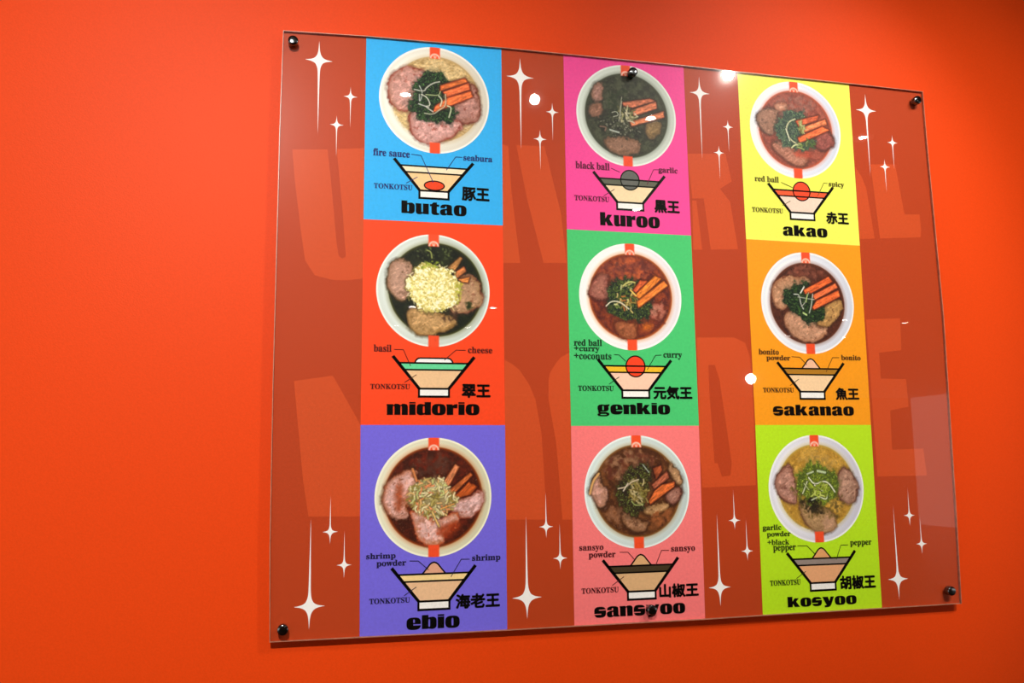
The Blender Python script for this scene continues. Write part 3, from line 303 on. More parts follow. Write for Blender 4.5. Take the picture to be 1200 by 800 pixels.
GRID = [[(0.0006, -0.0045),(0.1231, -0.0003),(0.3341, 0.0025),(0.4363, 0.0023),(0.6439, 0.0023),(0.7416, 0.001),(0.9536, -0.0006),(1.0981, -0.0027)], [(0.1218, -0.2853),(0.3336, -0.284),(0.4362, -0.2847),(0.6459, -0.2848),(0.7432, -0.2861),(0.9546, -0.2874)], [(0.1208, -0.5891),(0.3338, -0.5897),(0.4365, -0.5911),(0.6466, -0.5911),(0.744, -0.5901),(0.9538, -0.5902)], [(0.0018, -0.883),(0.1228, -0.8834),(0.3339, -0.8847),(0.4356, -0.8845),(0.6444, -0.8849),(0.7415, -0.884),(0.9525, -0.8832),(1.0982, -0.8826)]]
SIDE = [[(-0.0012, -0.154),(-0.0017, -0.3464),(-0.0021, -0.5315),(-0.001, -0.756)], [(1.0991, -0.0995),(1.106, -0.4038),(1.1016, -0.7355)]]
STARS = [(0.0532, -0.0441, 0.0202, -0.0133, -0.1595),(0.1005, -0.097, 0.0103, -0.0817, -0.146),(0.0806, -0.1427, 0.0102, -0.1284, -0.1925),(0.3643, -0.0417, 0.0223, -0.0098, -0.1604),(0.4161, -0.0952, 0.0107, -0.0796, -0.1434),(0.3951, -0.1413, 0.0106, -0.1259, -0.1914),(0.6711, -0.0412, 0.0177, -0.0126, -0.156),(0.7198, -0.096, 0.0096, -0.0841, -0.1392),(0.7015, -0.1418, 0.0096, -0.1293, -0.1872),(0.9842, -0.0454, 0.02, -0.0149, -0.165),(1.0324, -0.1001, 0.0102, -0.0865, -0.1493),(1.014, -0.1449, 0.0101, -0.1318, -0.1917),(0.0535, -0.8391, 0.0208, -0.7191, -0.8695),(0.0802, -0.7386, 0.0106, -0.689, -0.7551),(0.1001, -0.7848, 0.0104, -0.7374, -0.8025),(0.3641, -0.841, 0.0223, -0.7232, -0.8712),(0.3949, -0.7401, 0.0109, -0.6901, -0.7563),(0.4157, -0.7864, 0.011, -0.7357, -0.8027),(0.671, -0.8393, 0.0186, -0.7268, -0.8674),(0.7005, -0.7386, 0.0102, -0.6918, -0.7523),(0.72, -0.7862, 0.0102, -0.7385, -0.8012),(0.9855, -0.8395, 0.0189, -0.722, -0.8726),(1.0148, -0.7386, 0.0105, -0.6947, -0.7555),(1.0341, -0.785, 0.0105, -0.7424, -0.8014)]
SHADE = [[[(0.0171, -0.1853),(0.0678, -0.1816),(0.0738, -0.2304),(0.0832, -0.3236),(0.0866, -0.3426),(0.0918, -0.3462),(0.097, -0.3422),(0.0956, -0.3294),(0.0908, -0.2716),(0.0826, -0.1937),(0.0812, -0.18),(0.1213, -0.1758),(0.1234, -0.3744),(0.0999, -0.3781),(0.0785, -0.3786),(0.0526, -0.3726),(0.0386, -0.351),(0.0317, -0.3069),(0.0218, -0.2336)]], [[(0.0265, -0.5266),(0.0806, -0.5184),(0.0929, -0.5398),(0.1223, -0.5918),(0.1228, -0.7185),(0.0501, -0.7167),(0.0416, -0.6663)]], [[(0.3343, -0.1538),(0.3435, -0.1566),(0.3481, -0.2301),(0.3603, -0.3416),(0.3334, -0.3427)], [(0.3565, -0.1539),(0.4022, -0.1523),(0.4274, -0.2598),(0.4348, -0.3386),(0.3977, -0.3401),(0.3725, -0.2389)]], [[(0.3345, -0.492),(0.3458, -0.4974),(0.3571, -0.5066),(0.3721, -0.5287),(0.3814, -0.5509),(0.3901, -0.6026),(0.3944, -0.6901),(0.3949, -0.7297),(0.332, -0.7281)], [(0.4359, -0.4791),(0.4232, -0.4861),(0.4152, -0.4945),(0.4052, -0.5097),(0.4023, -0.521),(0.4018, -0.5508),(0.4129, -0.6174),(0.4174, -0.6833),(0.4203, -0.7303),(0.436, -0.7307)]], [[(0.645, -0.1473),(0.713, -0.1425),(0.7223, -0.1894),(0.7006, -0.2034),(0.7176, -0.2241),(0.7282, -0.3037),(0.6796, -0.3066),(0.6706, -0.2215),(0.6506, -0.2226)], [(0.6501, -0.2262),(0.6576, -0.2258),(0.6646, -0.3073),(0.6489, -0.308)]], [[(0.6492, -0.451),(0.7141, -0.4496),(0.7332, -0.458),(0.7407, -0.4818),(0.7421, -0.5805),(0.7401, -0.685),(0.6483, -0.6873),(0.6483, -0.6494),(0.6758, -0.6497),(0.6824, -0.6708),(0.6972, -0.6691),(0.7002, -0.65),(0.6852, -0.5181),(0.6778, -0.4946),(0.6672, -0.4948),(0.6667, -0.5339),(0.6708, -0.6496),(0.6466, -0.6494)]], [[(0.9858, -0.1423),(1.0345, -0.1389),(1.0466, -0.228),(1.0765, -0.2264),(1.0775, -0.2548),(1.0752, -0.2671),(0.9949, -0.2731)], [(0.9554, -0.1481),(0.9674, -0.1663),(0.9744, -0.1848),(0.9845, -0.2736),(0.9555, -0.2758)]], [[(0.9577, -0.4137),(1.0231, -0.4103),(1.0217, -0.4648),(0.9784, -0.4698),(0.9784, -0.5131),(1.0268, -0.5138),(1.0278, -0.56),(0.9921, -0.5662),(0.9908, -0.6312),(1.0504, -0.6296),(1.0538, -0.6742),(0.9598, -0.6749)]]]
BOLTS = [(0.015, -0.0225),(0.5495, -0.0211),(1.0793, -0.0233),(0.0186, -0.8665),(0.5536, -0.8657),(1.074, -0.8604)]


# ------------------------------------------------------------------ the bowl photographs, printed as fine colour meshes
def _hash(ix, iy, seed):
    h = (ix.astype(np.int64) * 374761393 + iy.astype(np.int64) * 668265263 + seed * 1442695041) & 0xffffffff
    h = ((h ^ (h >> 13)) * 1274126177) & 0xffffffff
    return ((h ^ (h >> 16)) & 0xffff) / 65535.0
def vnoise(x, y, s, seed):
    x = x * s + 50.3; y = y * s + 71.7
    ix, iy = np.floor(x), np.floor(y); fx, fy = x - ix, y - iy
    fx = fx * fx * (3 - 2 * fx); fy = fy * fy * (3 - 2 * fy)
    a, b = _hash(ix, iy, seed), _hash(ix + 1, iy, seed)
    c, d = _hash(ix, iy + 1, seed), _hash(ix + 1, iy + 1, seed)
    return (a * (1 - fx) + b * fx) * (1 - fy) + (c * (1 - fx) + d * fx) * fy
def fbm(x, y, s, seed, o=3):
    r = 0; a = .5; t = 0
    for i in range(o):
        r = r + a * vnoise(x, y, s * 2 ** i, seed + i); t += a; a *= .55
    return r / t
def sdf(x, y, pts):
    """signed distance to a polygon, negative inside"""
    d = np.full(x.shape, 1e9); ins = np.zeros(x.shape, bool); n = len(pts)
    for i in range(n):
        ax, ay = pts[i]; bx, by = pts[(i + 1) % n]
        ex, ey = bx - ax, by - ay; wx, wy = x - ax, y - ay
        t = np.clip((wx * ex + wy * ey) / (ex * ex + ey * ey + 1e-12), 0, 1)
        d = np.minimum(d, np.hypot(wx - ex * t, wy - ey * t))
        c = ((ay > y) != (by > y)) & (x < (bx - ax) * (y - ay) / (by - ay + 1e-12) + ax)
        ins ^= c
    return np.where(ins, -d, d)
def chaikin(p, k=2):
    for _ in range(k):
        q = []
        for i in range(len(p)):
            a, b = p[i], p[(i + 1) % len(p)]
            q += [(a[0] * .75 + b[0] * .25, a[1] * .75 + b[1] * .25), (a[0] * .25 + b[0] * .75, a[1] * .25 + b[1] * .75)]
        p = q
    return p
def seg(x, y, pts):
    d = np.full(x.shape, 1e9)
    for (ax, ay), (bx, by) in zip(pts[:-1], pts[1:]):
        ex, ey = bx - ax, by - ay; wx, wy = x - ax, y - ay
        t = np.clip((wx * ex + wy * ey) / (ex * ex + ey * ey + 1e-12), 0, 1)
        d = np.minimum(d, np.hypot(wx - ex * t, wy - ey * t))
    return d
def smooth_line(p):
    for _ in range(2):
        q = [p[0]]
        for a, b in zip(p[:-1], p[1:]):
            q += [(a[0] * .75 + b[0] * .25, a[1] * .75 + b[1] * .25), (a[0] * .25 + b[0] * .75, a[1] * .25 + b[1] * .75)]
        q.append(p[-1]); p = q
    return p

def paint(ops, seed):
    NR, NT = 104, 440
    rr = np.concatenate([[0], np.linspace(0, 1, NR + 1)[1:]])
    tt = np.linspace(0, 2 * np.pi, NT, endpoint=False)
    Rg, Tg = np.meshgrid(rr[1:], tt, indexing='ij')
    x = np.concatenate([[0], (Rg * np.cos(Tg)).ravel()]); y = np.concatenate([[0], (Rg * np.sin(Tg)).ravel()])
    C = np.zeros((len(x), 3)); rng = np.random.default_rng(seed)
    hx = lambda h: np.array([int(h[i:i + 2], 16) / 255 for i in (1, 3, 5)])
    f1 = fbm(x, y, 9, seed); f2 = fbm(x, y, 26, seed + 9); f3 = vnoise(x, y, 48, seed + 4)
    wx = x + (f1 - .5) * .05 + (f2 - .5) * .03; wy = y + (fbm(x, y, 9, seed + 3) - .5) * .05 + (vnoise(x, y, 26, seed + 5) - .5) * .03
    def put(mask, col, a=1.0):
        nonlocal C
        m = (np.clip(mask, 0, 1) * a)[:, None]; C = C * (1 - m) + col * m
    def cov(d, e=.012): return np.clip(.5 - d / (2 * e), 0, 1)
    r = np.hypot(x, y)
    for op in ops:
        k = op[0]
        if k == 'base':
            a, b = hx(op[1]), hx(op[2])
            s = np.clip((x * .8 - y * .1 + .5) * .8, 0, 1)[:, None]
            C[:] = a * (1 - s) + b * s
            put(cov(np.abs(r - .985) - .014), np.minimum(a * 1.12, 1), .8)
            put(cov(np.abs(r - .94) - .02, .04), b * .96, .35)
        elif k == 'broth':
            ox, oy, R, c1, c2, c3 = op[1:]
            d = np.hypot(x - ox, y - oy) - R
            put(cov(d - .03, .05), hx(c3), .45)
            put(cov(d), hx(c3))
            put(cov(d + .02, .03), hx(c2))
            m = np.clip((f1 - .38) * 4, 0, 1)
            put(cov(d + .05, .05) * m, hx(c1))
            put(cov(d + .03) * np.clip((f2 - .6) * 5, 0, 1), hx(c1) * 1.2, .5)
            put(cov(d + .03) * np.clip((.38 - f2) * 5, 0, 1), hx(c2) * .8, .5)
        elif k == 'pork':
            p = chaikin(op[1]); d = sdf(x + (f1 - .5) * .08 + (f2 - .5) * .03, y + (f2 - .5) * .05, p) - .030
            a, e, c = hx(op[2]), hx(op[3]), hx(op[4])
            put(cov(d - .025, .03), e * .6, .55)
            put(cov(d), e)
            put(cov(d + .022 + (f2 - .5) * .05, .02), c)
            put(cov(d + .05 + (f1 - .5) * .16, .05), a)
            put(cov(d + .05) * np.clip((f2 - .58) * 6, 0, 1), np.minimum(a * 1.15 + .03, 1), .35)
            put(cov(d + .04) * np.clip((.40 - f1) * 6, 0, 1), c * .85, .6)
            put(cov(d + .03) * np.clip((f3 - .66) * 5, 0, 1), c * .8, .22)
            put(cov(d + .05) * np.clip((vnoise(x * .6 + y * .5, y * 1.4 - x, 16, seed + 61) - .62) * 5, 0, 1), np.minimum(a * 1.2 + .04, 1), .55)
            put(cov(d + .05, .05) * np.clip((.33 - fbm(x, y, 14, seed + 51)) * 8, 0, 1), e * 1.1, .55)
        elif k == 'patch':
            d = sdf(wx, wy, chaikin(op[1])); put(cov(d, .05), hx(op[2]), .8)
            put(cov(d, .03) * np.clip((f2 - .6) * 5, 0, 1), np.minimum(hx(op[2]) * 1.3, 1), .5)
        elif k == 'greens':
            d = sdf(x + (f1 - .5) * .16 + (f2 - .5) * .1, y + (fbm(x, y, 12, seed + 7) - .5) * .2, chaikin(op[1], 1)) - .02
            a, b, c = hx(op[2]), hx(op[3]), hx(op[4])
            put(cov(d - .03, .05), a, .5); put(cov(d, .02), a)
            put(cov(d) * np.clip((f2 - .5) * 7, 0, 1), b)
            put(cov(d) * np.clip((fbm(x, y, 40, seed + 31, 2) - .62) * 7, 0, 1), c, .9)
            put(cov(d) * np.clip((vnoise(x, y, 60, seed + 41) - .82) * 8, 0, 1), np.minimum(c * 1.7 + .1, 1), .6)
        elif k == 'strip':
            p = op[1]; d = sdf(x + (f2 - .5) * .02, y + (f2 - .5) * .02, p)
            a, e = hx(op[2]), hx(op[3])
            q = np.array(p); dirs = [q[(i + 1) % len(q)] - q[i] for i in range(len(q))]
            L = max(dirs, key=lambda v: v @ v); L = L / np.linalg.norm(L)
            u, v = x * L[0] + y * L[1], -x * L[1] + y * L[0]
            g = vnoise(u * .25, v, 55, seed + 2)
            d = d - .010
            put(cov(d - .02, .02), e * .5, .75)
            put(cov(d, .01), e)
            put(cov(d + .012, .012), a)
            put(cov(d + .014) * np.clip((g - .55) * 4, 0, 1), np.minimum(a * 1.22 + .03, 1), .7)
            put(cov(d + .014) * np.clip((.4 - g) * 4, 0, 1), a * .72, .6)
        elif k == 'shred':
            w = op[3] / 6.0 / 62.0 / 2
            d = seg(x, y, smooth_line(op[1])) - w * 1.05
            put(cov(d - .015, .015), np.array([.05, .06, .04]), .35)
            put(cov(d, .010), hx(op[2]), .95)
        elif k in ('speck', 'noodle'):
            q = np.array(op[1]); lo, hi = q.min(0), q.max(0)
            c = hx(op[2]); n = int(op[3])
            for i in range(n):
                for _ in range(30):
                    pt = lo + rng.random(2) * (hi - lo)
                    if sdf(pt[:1], pt[1:], op[1])[0] < 0: break
                if k == 'speck':
                    s = op[4] * (.45 + rng.random()); an = rng.random() * 3.14
                    dx, dy = x - pt[0], y - pt[1]
                    near = (np.abs(dx) < s * 3) & (np.abs(dy) < s * 3)
                    u = (dx[near] * math.cos(an) + dy[near] * math.sin(an)) / s
                    v = (-dx[near] * math.sin(an) + dy[near] * math.cos(an)) / (s * .6)
                    m = np.zeros(len(x)); m[near] = np.clip(1.4 - np.hypot(u, v) - (f2[near] - .5) * 1.5, 0, 1)
                    put(m, np.clip(c * (.8 + .4 * rng.random()), 0, 1), .65)
                else:
                    an = rng.normal(.2, .5); l = .12
                    a = pt - l * np.array([math.cos(an), math.sin(an)]); b = pt + l * np.array([math.cos(an), math.sin(an)])
                    mid = pt + rng.normal(0, .03, 2)
                    put(cov(seg(x, y, smooth_line([tuple(a), tuple(mid), tuple(b)])) - .008, .01) * (r < .8), np.clip(c * (.82 + .3 * rng.random()), 0, 1), .6)
        elif k == 'cheese':
            d = sdf(x + (f1 - .5) * .14 + (f2 - .5) * .08, y + (f2 - .5) * .12, chaikin(op[1]))
            a, b, c = hx(op[2]), hx(op[3]), hx(op[4])
            put(cov(d - .03, .03), b * .35, .6); put(cov(d, .015), b)
            put(cov(d + .05, .05), a, .8)
            g = fbm(x, y, 30, seed + 71, 2)
            put(cov(d) * np.clip((g - .5) * 6, 0, 1), c)
            put(cov(d) * np.clip((.42 - g) * 6, 0, 1), b, .8)
            q = np.array(op[1]); lo, hi = q.min(0), q.max(0)
            for i in range(170):
                pt = lo + rng.random(2) * (hi - lo); an = rng.random() * 6.28; l = .035
                if sdf(pt[:1], pt[1:], op[1])[0] > .03: continue
                v = l * np.array([math.cos(an), math.sin(an)])
                put(cov(seg(x, y, [tuple(pt - v), tuple(pt + v)]) - .007, .008), [c, a, b][i % 3], .75)
        elif k == 'pile':
            q = np.array(op[1]); lo, hi = q.min(0), q.max(0)
            if op[3] > 100: put(cov(sdf(wx, wy, op[1]) - .01, .03), hx(op[2][0]) * .8, .8)
            for i in range(int(op[3])):
                pt = lo + rng.random(2) * (hi - lo)
                if sdf(pt[:1], pt[1:], op[1])[0] > .0: continue
                an = rng.random() * 6.28; l = .03 + .05 * rng.random(); bn = an + rng.normal(0, .8)
                v = l * np.array([math.cos(an), math.sin(an)]); v2 = l * np.array([math.cos(bn), math.sin(bn)])
                ds = seg(x, y, smooth_line([tuple(pt - v), tuple(pt), tuple(pt + v2)]))
                put(cov(ds - .022, .015), np.array([.16, .13, .06]), .25)
                put(cov(ds - .013, .010), hx(op[2][int(rng.integers(len(op[2])))]), .9)
    # sparkle and grain of the photographed food
    fr_ = fbm(x, y, 44, seed + 81, 2); C = C * (1 + (fr_ - .5) * .24 * (r < .80))[:, None]
    put((r < .80) * np.clip((vnoise(x, y, 52, seed + 91) - .92) * 12, 0, 1), np.array([.86, .80, .68]), .4)
    C = np.clip(C, 0, 1)
    # red band of the bowl with its white crest at the top, plain at the bottom
    red = hx('#e04a24'); wht = hx('#f0cfc0')
    bt = cov(np.maximum(np.abs(x) - .093, .785 - y), .01); put(bt, red)
    bb = cov(np.maximum(np.abs(x - .0) - .093, y + .80), .01); put(bb, red); put(bb * np.clip((f2 - .6) * 4, 0, 1), red * .85, .5)
    cx, cy = 0.0, .79
    q = np.hypot(x - cx, (y - cy))
    put(cov(np.maximum(np.abs(q - .078) - .014, cy - y), .010), wht, .9)
    for ang in (62, 90, 118):
        a = math.radians(ang)
        put(cov(seg(x, y, [(cx + .02 * math.cos(a), cy + .01), (cx + .055 * math.cos(a), cy + .05 * math.sin(a))]) - .008, .010), wht, .75)
    C = np.clip(C, 0, 1)
    lincol = 1.24 * np.where(C <= .04045, C / 12.92, ((C + .055) / 1.055) ** 2.4)
    lincol = np.minimum(lincol, .96)
    F = [(0, 1 + j, 1 + (j + 1) % NT) for j in range(NT)]
    for i in range(NR - 1):
        b0, b1 = 1 + i * NT, 1 + (i + 1) * NT
        F += [(b0 + j, b1 + j, b1 + (j + 1) % NT, b0 + (j + 1) % NT) for j in range(NT)]
    return x, y, lincol, F

def ink_photo():
    m = mat('print_photo', (.5, .5, .5), .5, 0, .15)
    nt = m.node_tree; a = nt.nodes.new('ShaderNodeAttribute'); a.attribute_name = 'print'
    nt.links.new(a.outputs['Color'], nt.nodes['Principled BSDF'].inputs['Base Color'])
    return m
PHOTO = ink_photo()

# ------------------------------------------------------------------ setting
wall_m = mottle(mat('orange_paint', [c * k for c, k in zip(lin('#f54b10'), (.86, .84, .5))], .5, 0, .13), .035, 420., .35, 520., .0004)
ceil_m = mottle(mat('ceiling_paint', (.36, .33, .30), .8), .03, 20.)
floor_m = mottle(mat('floor_boards', (.16, .09, .05), .4), .2, 6.)
back_m = mottle(mat('far_wall_paint', (.36, .16, .10), .7), .05, 8.)
WY = .011
struct('wall_back', -6, 14, WY, WY + .15, 0, CEIL, wall_m)
struct('ceiling', -6, 14, -17, WY + .15, CEIL, CEIL + .1, ceil_m)
struct('floor', -6, 14, -17, WY + .15, -.1, 0, floor_m)
struct('wall_front', -6, 14, -17.15, -17, 0, CEIL, back_m)

# ------------------------------------------------------------------ the menu board
board = bpy.data.objects.new('menu_board', None); COL.objects.link(board)
board.location = (0, 0, Z0); board.empty_display_size = .1
board['label'] = 'large red-brown ramen menu board with nine coloured bowl pictures under clear acrylic on orange wall'
board['category'] = 'menu board'

outline = list(GRID[0]) + [SIDE[1][0], SIDE[1][1], SIDE[1][2]] + list(GRID[3])[::-1] + list(SIDE[0])[::-1]
outline = outline[::-1]            # counter-clockwise seen from the room

def slab(name, loop, y0, y1, m, parent, label=None, chamfer=0.0):
    """a sheet with the loop's outline between y0 (front) and y1 (back)"""
    n = len(loop); V = [(a, y0, b) for a, b in loop] + [(a, y1, b) for a, b in loop]
    pts = [Vector((a, b, 0)) for a, b in loop]
    F = []
    for t in tessellate_polygon([pts]):
        a, b, c = (pts[i] for i in t)
        if (b - a).cross(c - a).z < 0: t = (t[0], t[2], t[1])
        F.append(tuple(t)); F.append((t[0] + n, t[2] + n, t[1] + n))
    for i in range(n):
        j = (i + 1) % n
        F.append((i, i + n, j + n, j))
    return obj(name, mesh(name, V, F), m, parent, label)

sheet_m = mottle(mat('poster_ink_brown', [c * 1.12 for c in lin('#b03e17')], .55, 0, .15), .05, 260.)
slab('poster_sheet', outline, 0.0, 0.0006, sheet_m, board, 'red-brown printed poster sheet')
shade_m = mottle(mat('poster_ink_orange', [c * 1.15 for c in lin('#c34b1f')], .55, 0, .15), .05, 260.)
for PP in SHADE:
    flat('background_lettering', [[p] for p in PP], 1, shade_m, board)

# stars
star_m = mat('print_white', (.97, .97, .95), .55, 0, .15)
for cx, cz, hw, zt, zb in STARS:
    up_, dn_ = zt - cz, cz - zb
    def arm(L):
        """half widths along an arm of length L, from the diagonal out to its tip"""
        w = lambda d: .62 * hw * math.exp(-d / (.22 * hw)) + .085 * hw * (1 - d / L)
        d0 = .05 * hw
        while w(d0) > d0: d0 += .004 * hw
        return [(w(d0 + (L - d0) * (i / 14) ** 1.7), d0 + (L - d0) * (i / 14) ** 1.7) for i in range(14)] + [(0, L)]
    H, Uq, Dq = arm(hw), arm(up_), arm(dn_)
    def quad(sx, A, sz):
        return [(sx * d, sz * w) for w, d in H[::-1]] + [(sx * w, sz * d) for w, d in A[1:]]
    q1 = quad(1, Uq, 1); q2 = quad(-1, Uq, 1)[::-1]; q3 = quad(-1, Dq, -1); q4 = quad(1, Dq, -1)[::-1]
    loop = q1 + q2[1:] + q3[1:] + q4[1:-1]
    flat('star', [[[(cx + a, cz + b) for a, b in loop]]], 2, star_m, board)

# cards
KEYS = 'ABCDEFGHI'
CARD = {
 'A': ('#33b4f7', '#fff0cc', '#e6c08c', ('fire', '#d84018'), '#18286a', 'sky-blue menu card with three pink pork slices around dark greens'),
 'B': ('#f94a1c', '#5fcb93', '#dcb88c', ('cheese', '#ffffff'), '#4c0c06', 'bright red-orange menu card with a cheese-heaped bowl'),
 'C': ('#6d62d2', '#f5d795', '#dbb48c', ('mound', '#d29d80'), '#181438', 'violet menu card with a shrimp-topped bowl'),
 'D': ('#f54c9e', '#5c6050', '#e4cfa6', ('ball', '#5f625c'), '#5a1034', 'hot pink menu card with a black soup bowl'),
 'E': ('#43bb6c', '#dfb223', '#ecc5ab', ('ball', '#f4441e'), '#0c3018', 'green menu card with a red-brown curry bowl'),
 'F': ('#f47c7c', '#40341f', '#cda678', ('mound', '#d0a472'), '#4c1418', 'salmon pink menu card with a brown soup bowl'),
 'G': ('#eff560', '#fb6034', '#e0cab8', ('ball', '#f44c28'), '#544c08', 'yellow menu card with a spicy red bowl'),
 'H': ('#fba218', '#a8741c', '#e6c69c', ('mound', '#e2b494'), '#462604', 'orange menu card with a bonito bowl'),
 'I': ('#add81c', '#8c8078', '#d8a073', ('mound', '#d69c66'), '#283a08', 'lime green menu card with a golden pepper soup bowl')}
DX = [.2271, .5427, .8490]; DZ = [-.1900, -.4900, -.7932]
black = ink('#060504')
white = ink('#fbfbf6')
def corners(i, j):
    """card in column i, row j"""
    def row(r):
        g = GRID[r]; o = 1 if len(g) == 8 else 0
        return g[o + 2 * i], g[o + 2 * i + 1]
    return row(j), row(j + 1)
for n, k in enumerate(KEYS):
    i, j = n // 3, n % 3
    bgc, lay, soup, (kind, tc), tcol, lab = CARD[k]
    (tl, tr), (bl, br) = corners(i, j)
    card = flat('menu_card', [[[bl, br, tr, tl]]], 3, ink(bgc), board, lab)
    # photograph of the bowl
    x, y, colr, F = paint(BOWLS[k], 11 + n * 17)
    cx, cz = CENT[k]
    V = np.stack([cx + x * R0, np.full_like(x, -4 * LAY), cz + y * R0], -1)
    me = mesh('bowl_picture', V, F)
    at = me.color_attributes.new('print', 'FLOAT_COLOR', 'POINT')
    at.data.foreach_set('color', np.concatenate([colr, np.ones((len(x), 1))], 1).astype(np.float32).ravel())
    obj('bowl_picture', me, PHOTO, card)
    # cut-away drawing of the soup bowl
    ox, oz = DX[i], DZ[j]
    T = lambda l: [(ox + a, oz + b) for a, b in l]
    zl, z2, zb = -.0083, -.0183, -.0457
    flat('diagram_soup', [[T([(-.0436, z2), (-.0221, zb), (.0221, zb), (.0436, z2)])]], 4, ink(soup), card)
    flat('diagram_topping_layer', [[T([(-.0521, zl), (-.0436, z2), (.0436, z2), (.0521, zl)])]], 4, ink(lay), card)
    flat('diagram_foot', [[T(rect(-.0215, .0215, -.0566, -.0468))]], 5, white, card)
    O = []
    O.append([T([(-.0626, .0001), (-.0588, .0030), (-.0196, -.0455), (-.0236, -.0474)])])
    O.append([T([(.0626, .0001), (.0588, .0030), (.0196, -.0455), (.0236, -.0474)])])
    O.append([T(rect(-.0530, .0530, zl - .0013, zl + .0012))])
    O.append([T(rect(-.0440, .0440, z2 - .0012, z2 + .0012))])
    O.append([T(rect(-.0238, .0238, -.0594, -.0447)), T(rect(-.0207, .0207, -.0562, -.0477))])
    if kind == 'ball':
        flat('diagram_ball', [[T(ell(.0008, -.0088, .0155, .0160))]], 5, ink(tc), card)
        O.append([T(l) for l in stroke(ell(.0008, -.0088, .0157, .0162), .0020, True)])
    elif kind == 'fire':
        flat('diagram_ball', [[T(ell(.0004, -.0376, .0150, .0070))]], 5, ink(tc), card)
        O.append([T(l) for l in stroke(ell(.0004, -.0376, .0152, .0072), .0019, True)])
    elif kind == 'mound':
        pk = [(-.0168, zl), (-.0110, -.0015), (-.0060, .0048), (-.0030, .0070), (0, .0078), (.0030, .0070), (.0060, .0048), (.0110, -.0015), (.0168, zl)]
        flat('diagram_mound', [[T(pk[::-1])]], 5, ink(tc), card)
        O.append([T(l) for l in stroke(pk, .0022)])
    else:
        pk = [(-.0285, zl), (-.0268, -.0045), (-.0240, -.0018), (-.0205, -.0010), (.0205, -.0010), (.0240, -.0018), (.0268, -.0045), (.0285, zl)]
        flat('diagram_mound', [[T(pk[::-1])]], 5, ink(tc), card)
        O.append([T(l) for l in stroke(pk, .0022)])
    oc = '#1c201a' if k == 'D' else '#060504'  # card D's outline and title black lifted too, reflected veil put into the ink
    flat('diagram_outline', O, 6, ink(oc), card)
    items, leads = TEXTS[k]
    tm = ink(tcol)
    for l in leads: flat('leader_line', [[stroke(l, .0011)[0]]], 7, tm, card)
    blk = {'D': ink('#0c100a'), 'F': ink('#060504')}.get(k, black)
    for kd, s, x0, x1, zc, h in items:
        if kd == 'T': title(card, s, x0, x1, zc, h, blk)
        elif kd == 'K': font_text('kanji_lettering', card, s, x0, x1, zc, h, blk, .048)
        else: font_text('caption_lettering', card, s, x0, x1, zc, h, tm, .022, True)

# clear acrylic cover
def acrylic():
    m = bpy.data.materials.new('clear_acrylic'); m.use_nodes = True
    nt = m.node_tree; N = nt.nodes; L = nt.links; N.clear()
    out = N.new('ShaderNodeOutputMaterial')
    tr = N.new('ShaderNodeBsdfTransparent'); tr.inputs[0].default_value = (.995, .995, .995, 1)
    gl = N.new('ShaderNodeBsdfGlossy'); gl.inputs['Roughness'].default_value = .012
    gl.inputs[0].default_value = (1, 1, 1, 1)
    hz = N.new('ShaderNodeBsdfGlossy'); hz.inputs['Roughness'].default_value = .26
    hz.inputs[0].default_value = (1, 1, 1, 1)
    fr = N.new('ShaderNodeFresnel'); fr.inputs[0].default_value = 1.49
    mx = N.new('ShaderNodeMixShader'); m2 = N.new('ShaderNodeMixShader')
    # m2 and m3 add wide gloss lobes imitating glare around the lamp reflections
    ge = N.new('ShaderNodeNewGeometry'); iv = N.new('ShaderNodeMath'); iv.operation = 'SUBTRACT'
    iv.inputs[0].default_value = 1.0; L.new(ge.outputs['Backfacing'], iv.inputs[1])   # both faces' gloss sits on the outer face
    ml = N.new('ShaderNodeMath'); ml.operation = 'MULTIPLY'; L.new(fr.outputs[0], ml.inputs[0]); L.new(iv.outputs[0], ml.inputs[1])
    hm = N.new('ShaderNodeMath'); hm.operation = 'MULTIPLY'; hm.inputs[0].default_value = .003; L.new(iv.outputs[0], hm.inputs[1])
    L.new(hm.outputs[0], m2.inputs[0])
    h2 = N.new('ShaderNodeBsdfGlossy'); h2.inputs['Roughness'].default_value = .075; h2.inputs[0].default_value = (1, 1, 1, 1)
    m3 = N.new('ShaderNodeMixShader'); h3 = N.new('ShaderNodeMath'); h3.operation = 'MULTIPLY'; h3.inputs[0].default_value = .0011
    L.new(iv.outputs[0], h3.inputs[1]); L.new(h3.outputs[0], m3.inputs[0]); L.new(h2.outputs[0], m3.inputs[2])
    L.new(ml.outputs[0], mx.inputs[0]); L.new(tr.outputs[0], mx.inputs[1]); L.new(gl.outputs[0], mx.inputs[2])
    L.new(mx.outputs[0], m2.inputs[1]); L.new(hz.outputs[0], m2.inputs[2]); L.new(m2.outputs[0], m3.inputs[1]); L.new(m3.outputs[0], out.inputs[0])
    return m
acr = acrylic()
slab('acrylic_panel', outline, -.0045, -.0011, acr, board, 'clear glossy acrylic cover sheet')
# its sawn rim, a narrow pale band all round
edge_m = mottle(mat('sawn_acrylic_edge', lin('#b87a60'), .35, 0, .5), .2, 150.)
n = len(outline)
V = []; F = []
cxm, czm = .55, -.44
for a, b in outline: V += [(a, -.0046, b), (a, -.0002, b)]
for i_ in range(n):
    j_ = (i_ + 1) % n
    F.append((2 * i_, 2 * i_ + 1, 2 * j_ + 1, 2 * j_))
me = mesh('acrylic_rim', V, F)
rim = obj('acrylic_rim', me, edge_m, board)
sm = rim.modifiers.new('thick', 'SOLIDIFY'); sm.thickness = .0011; sm.offset = 0

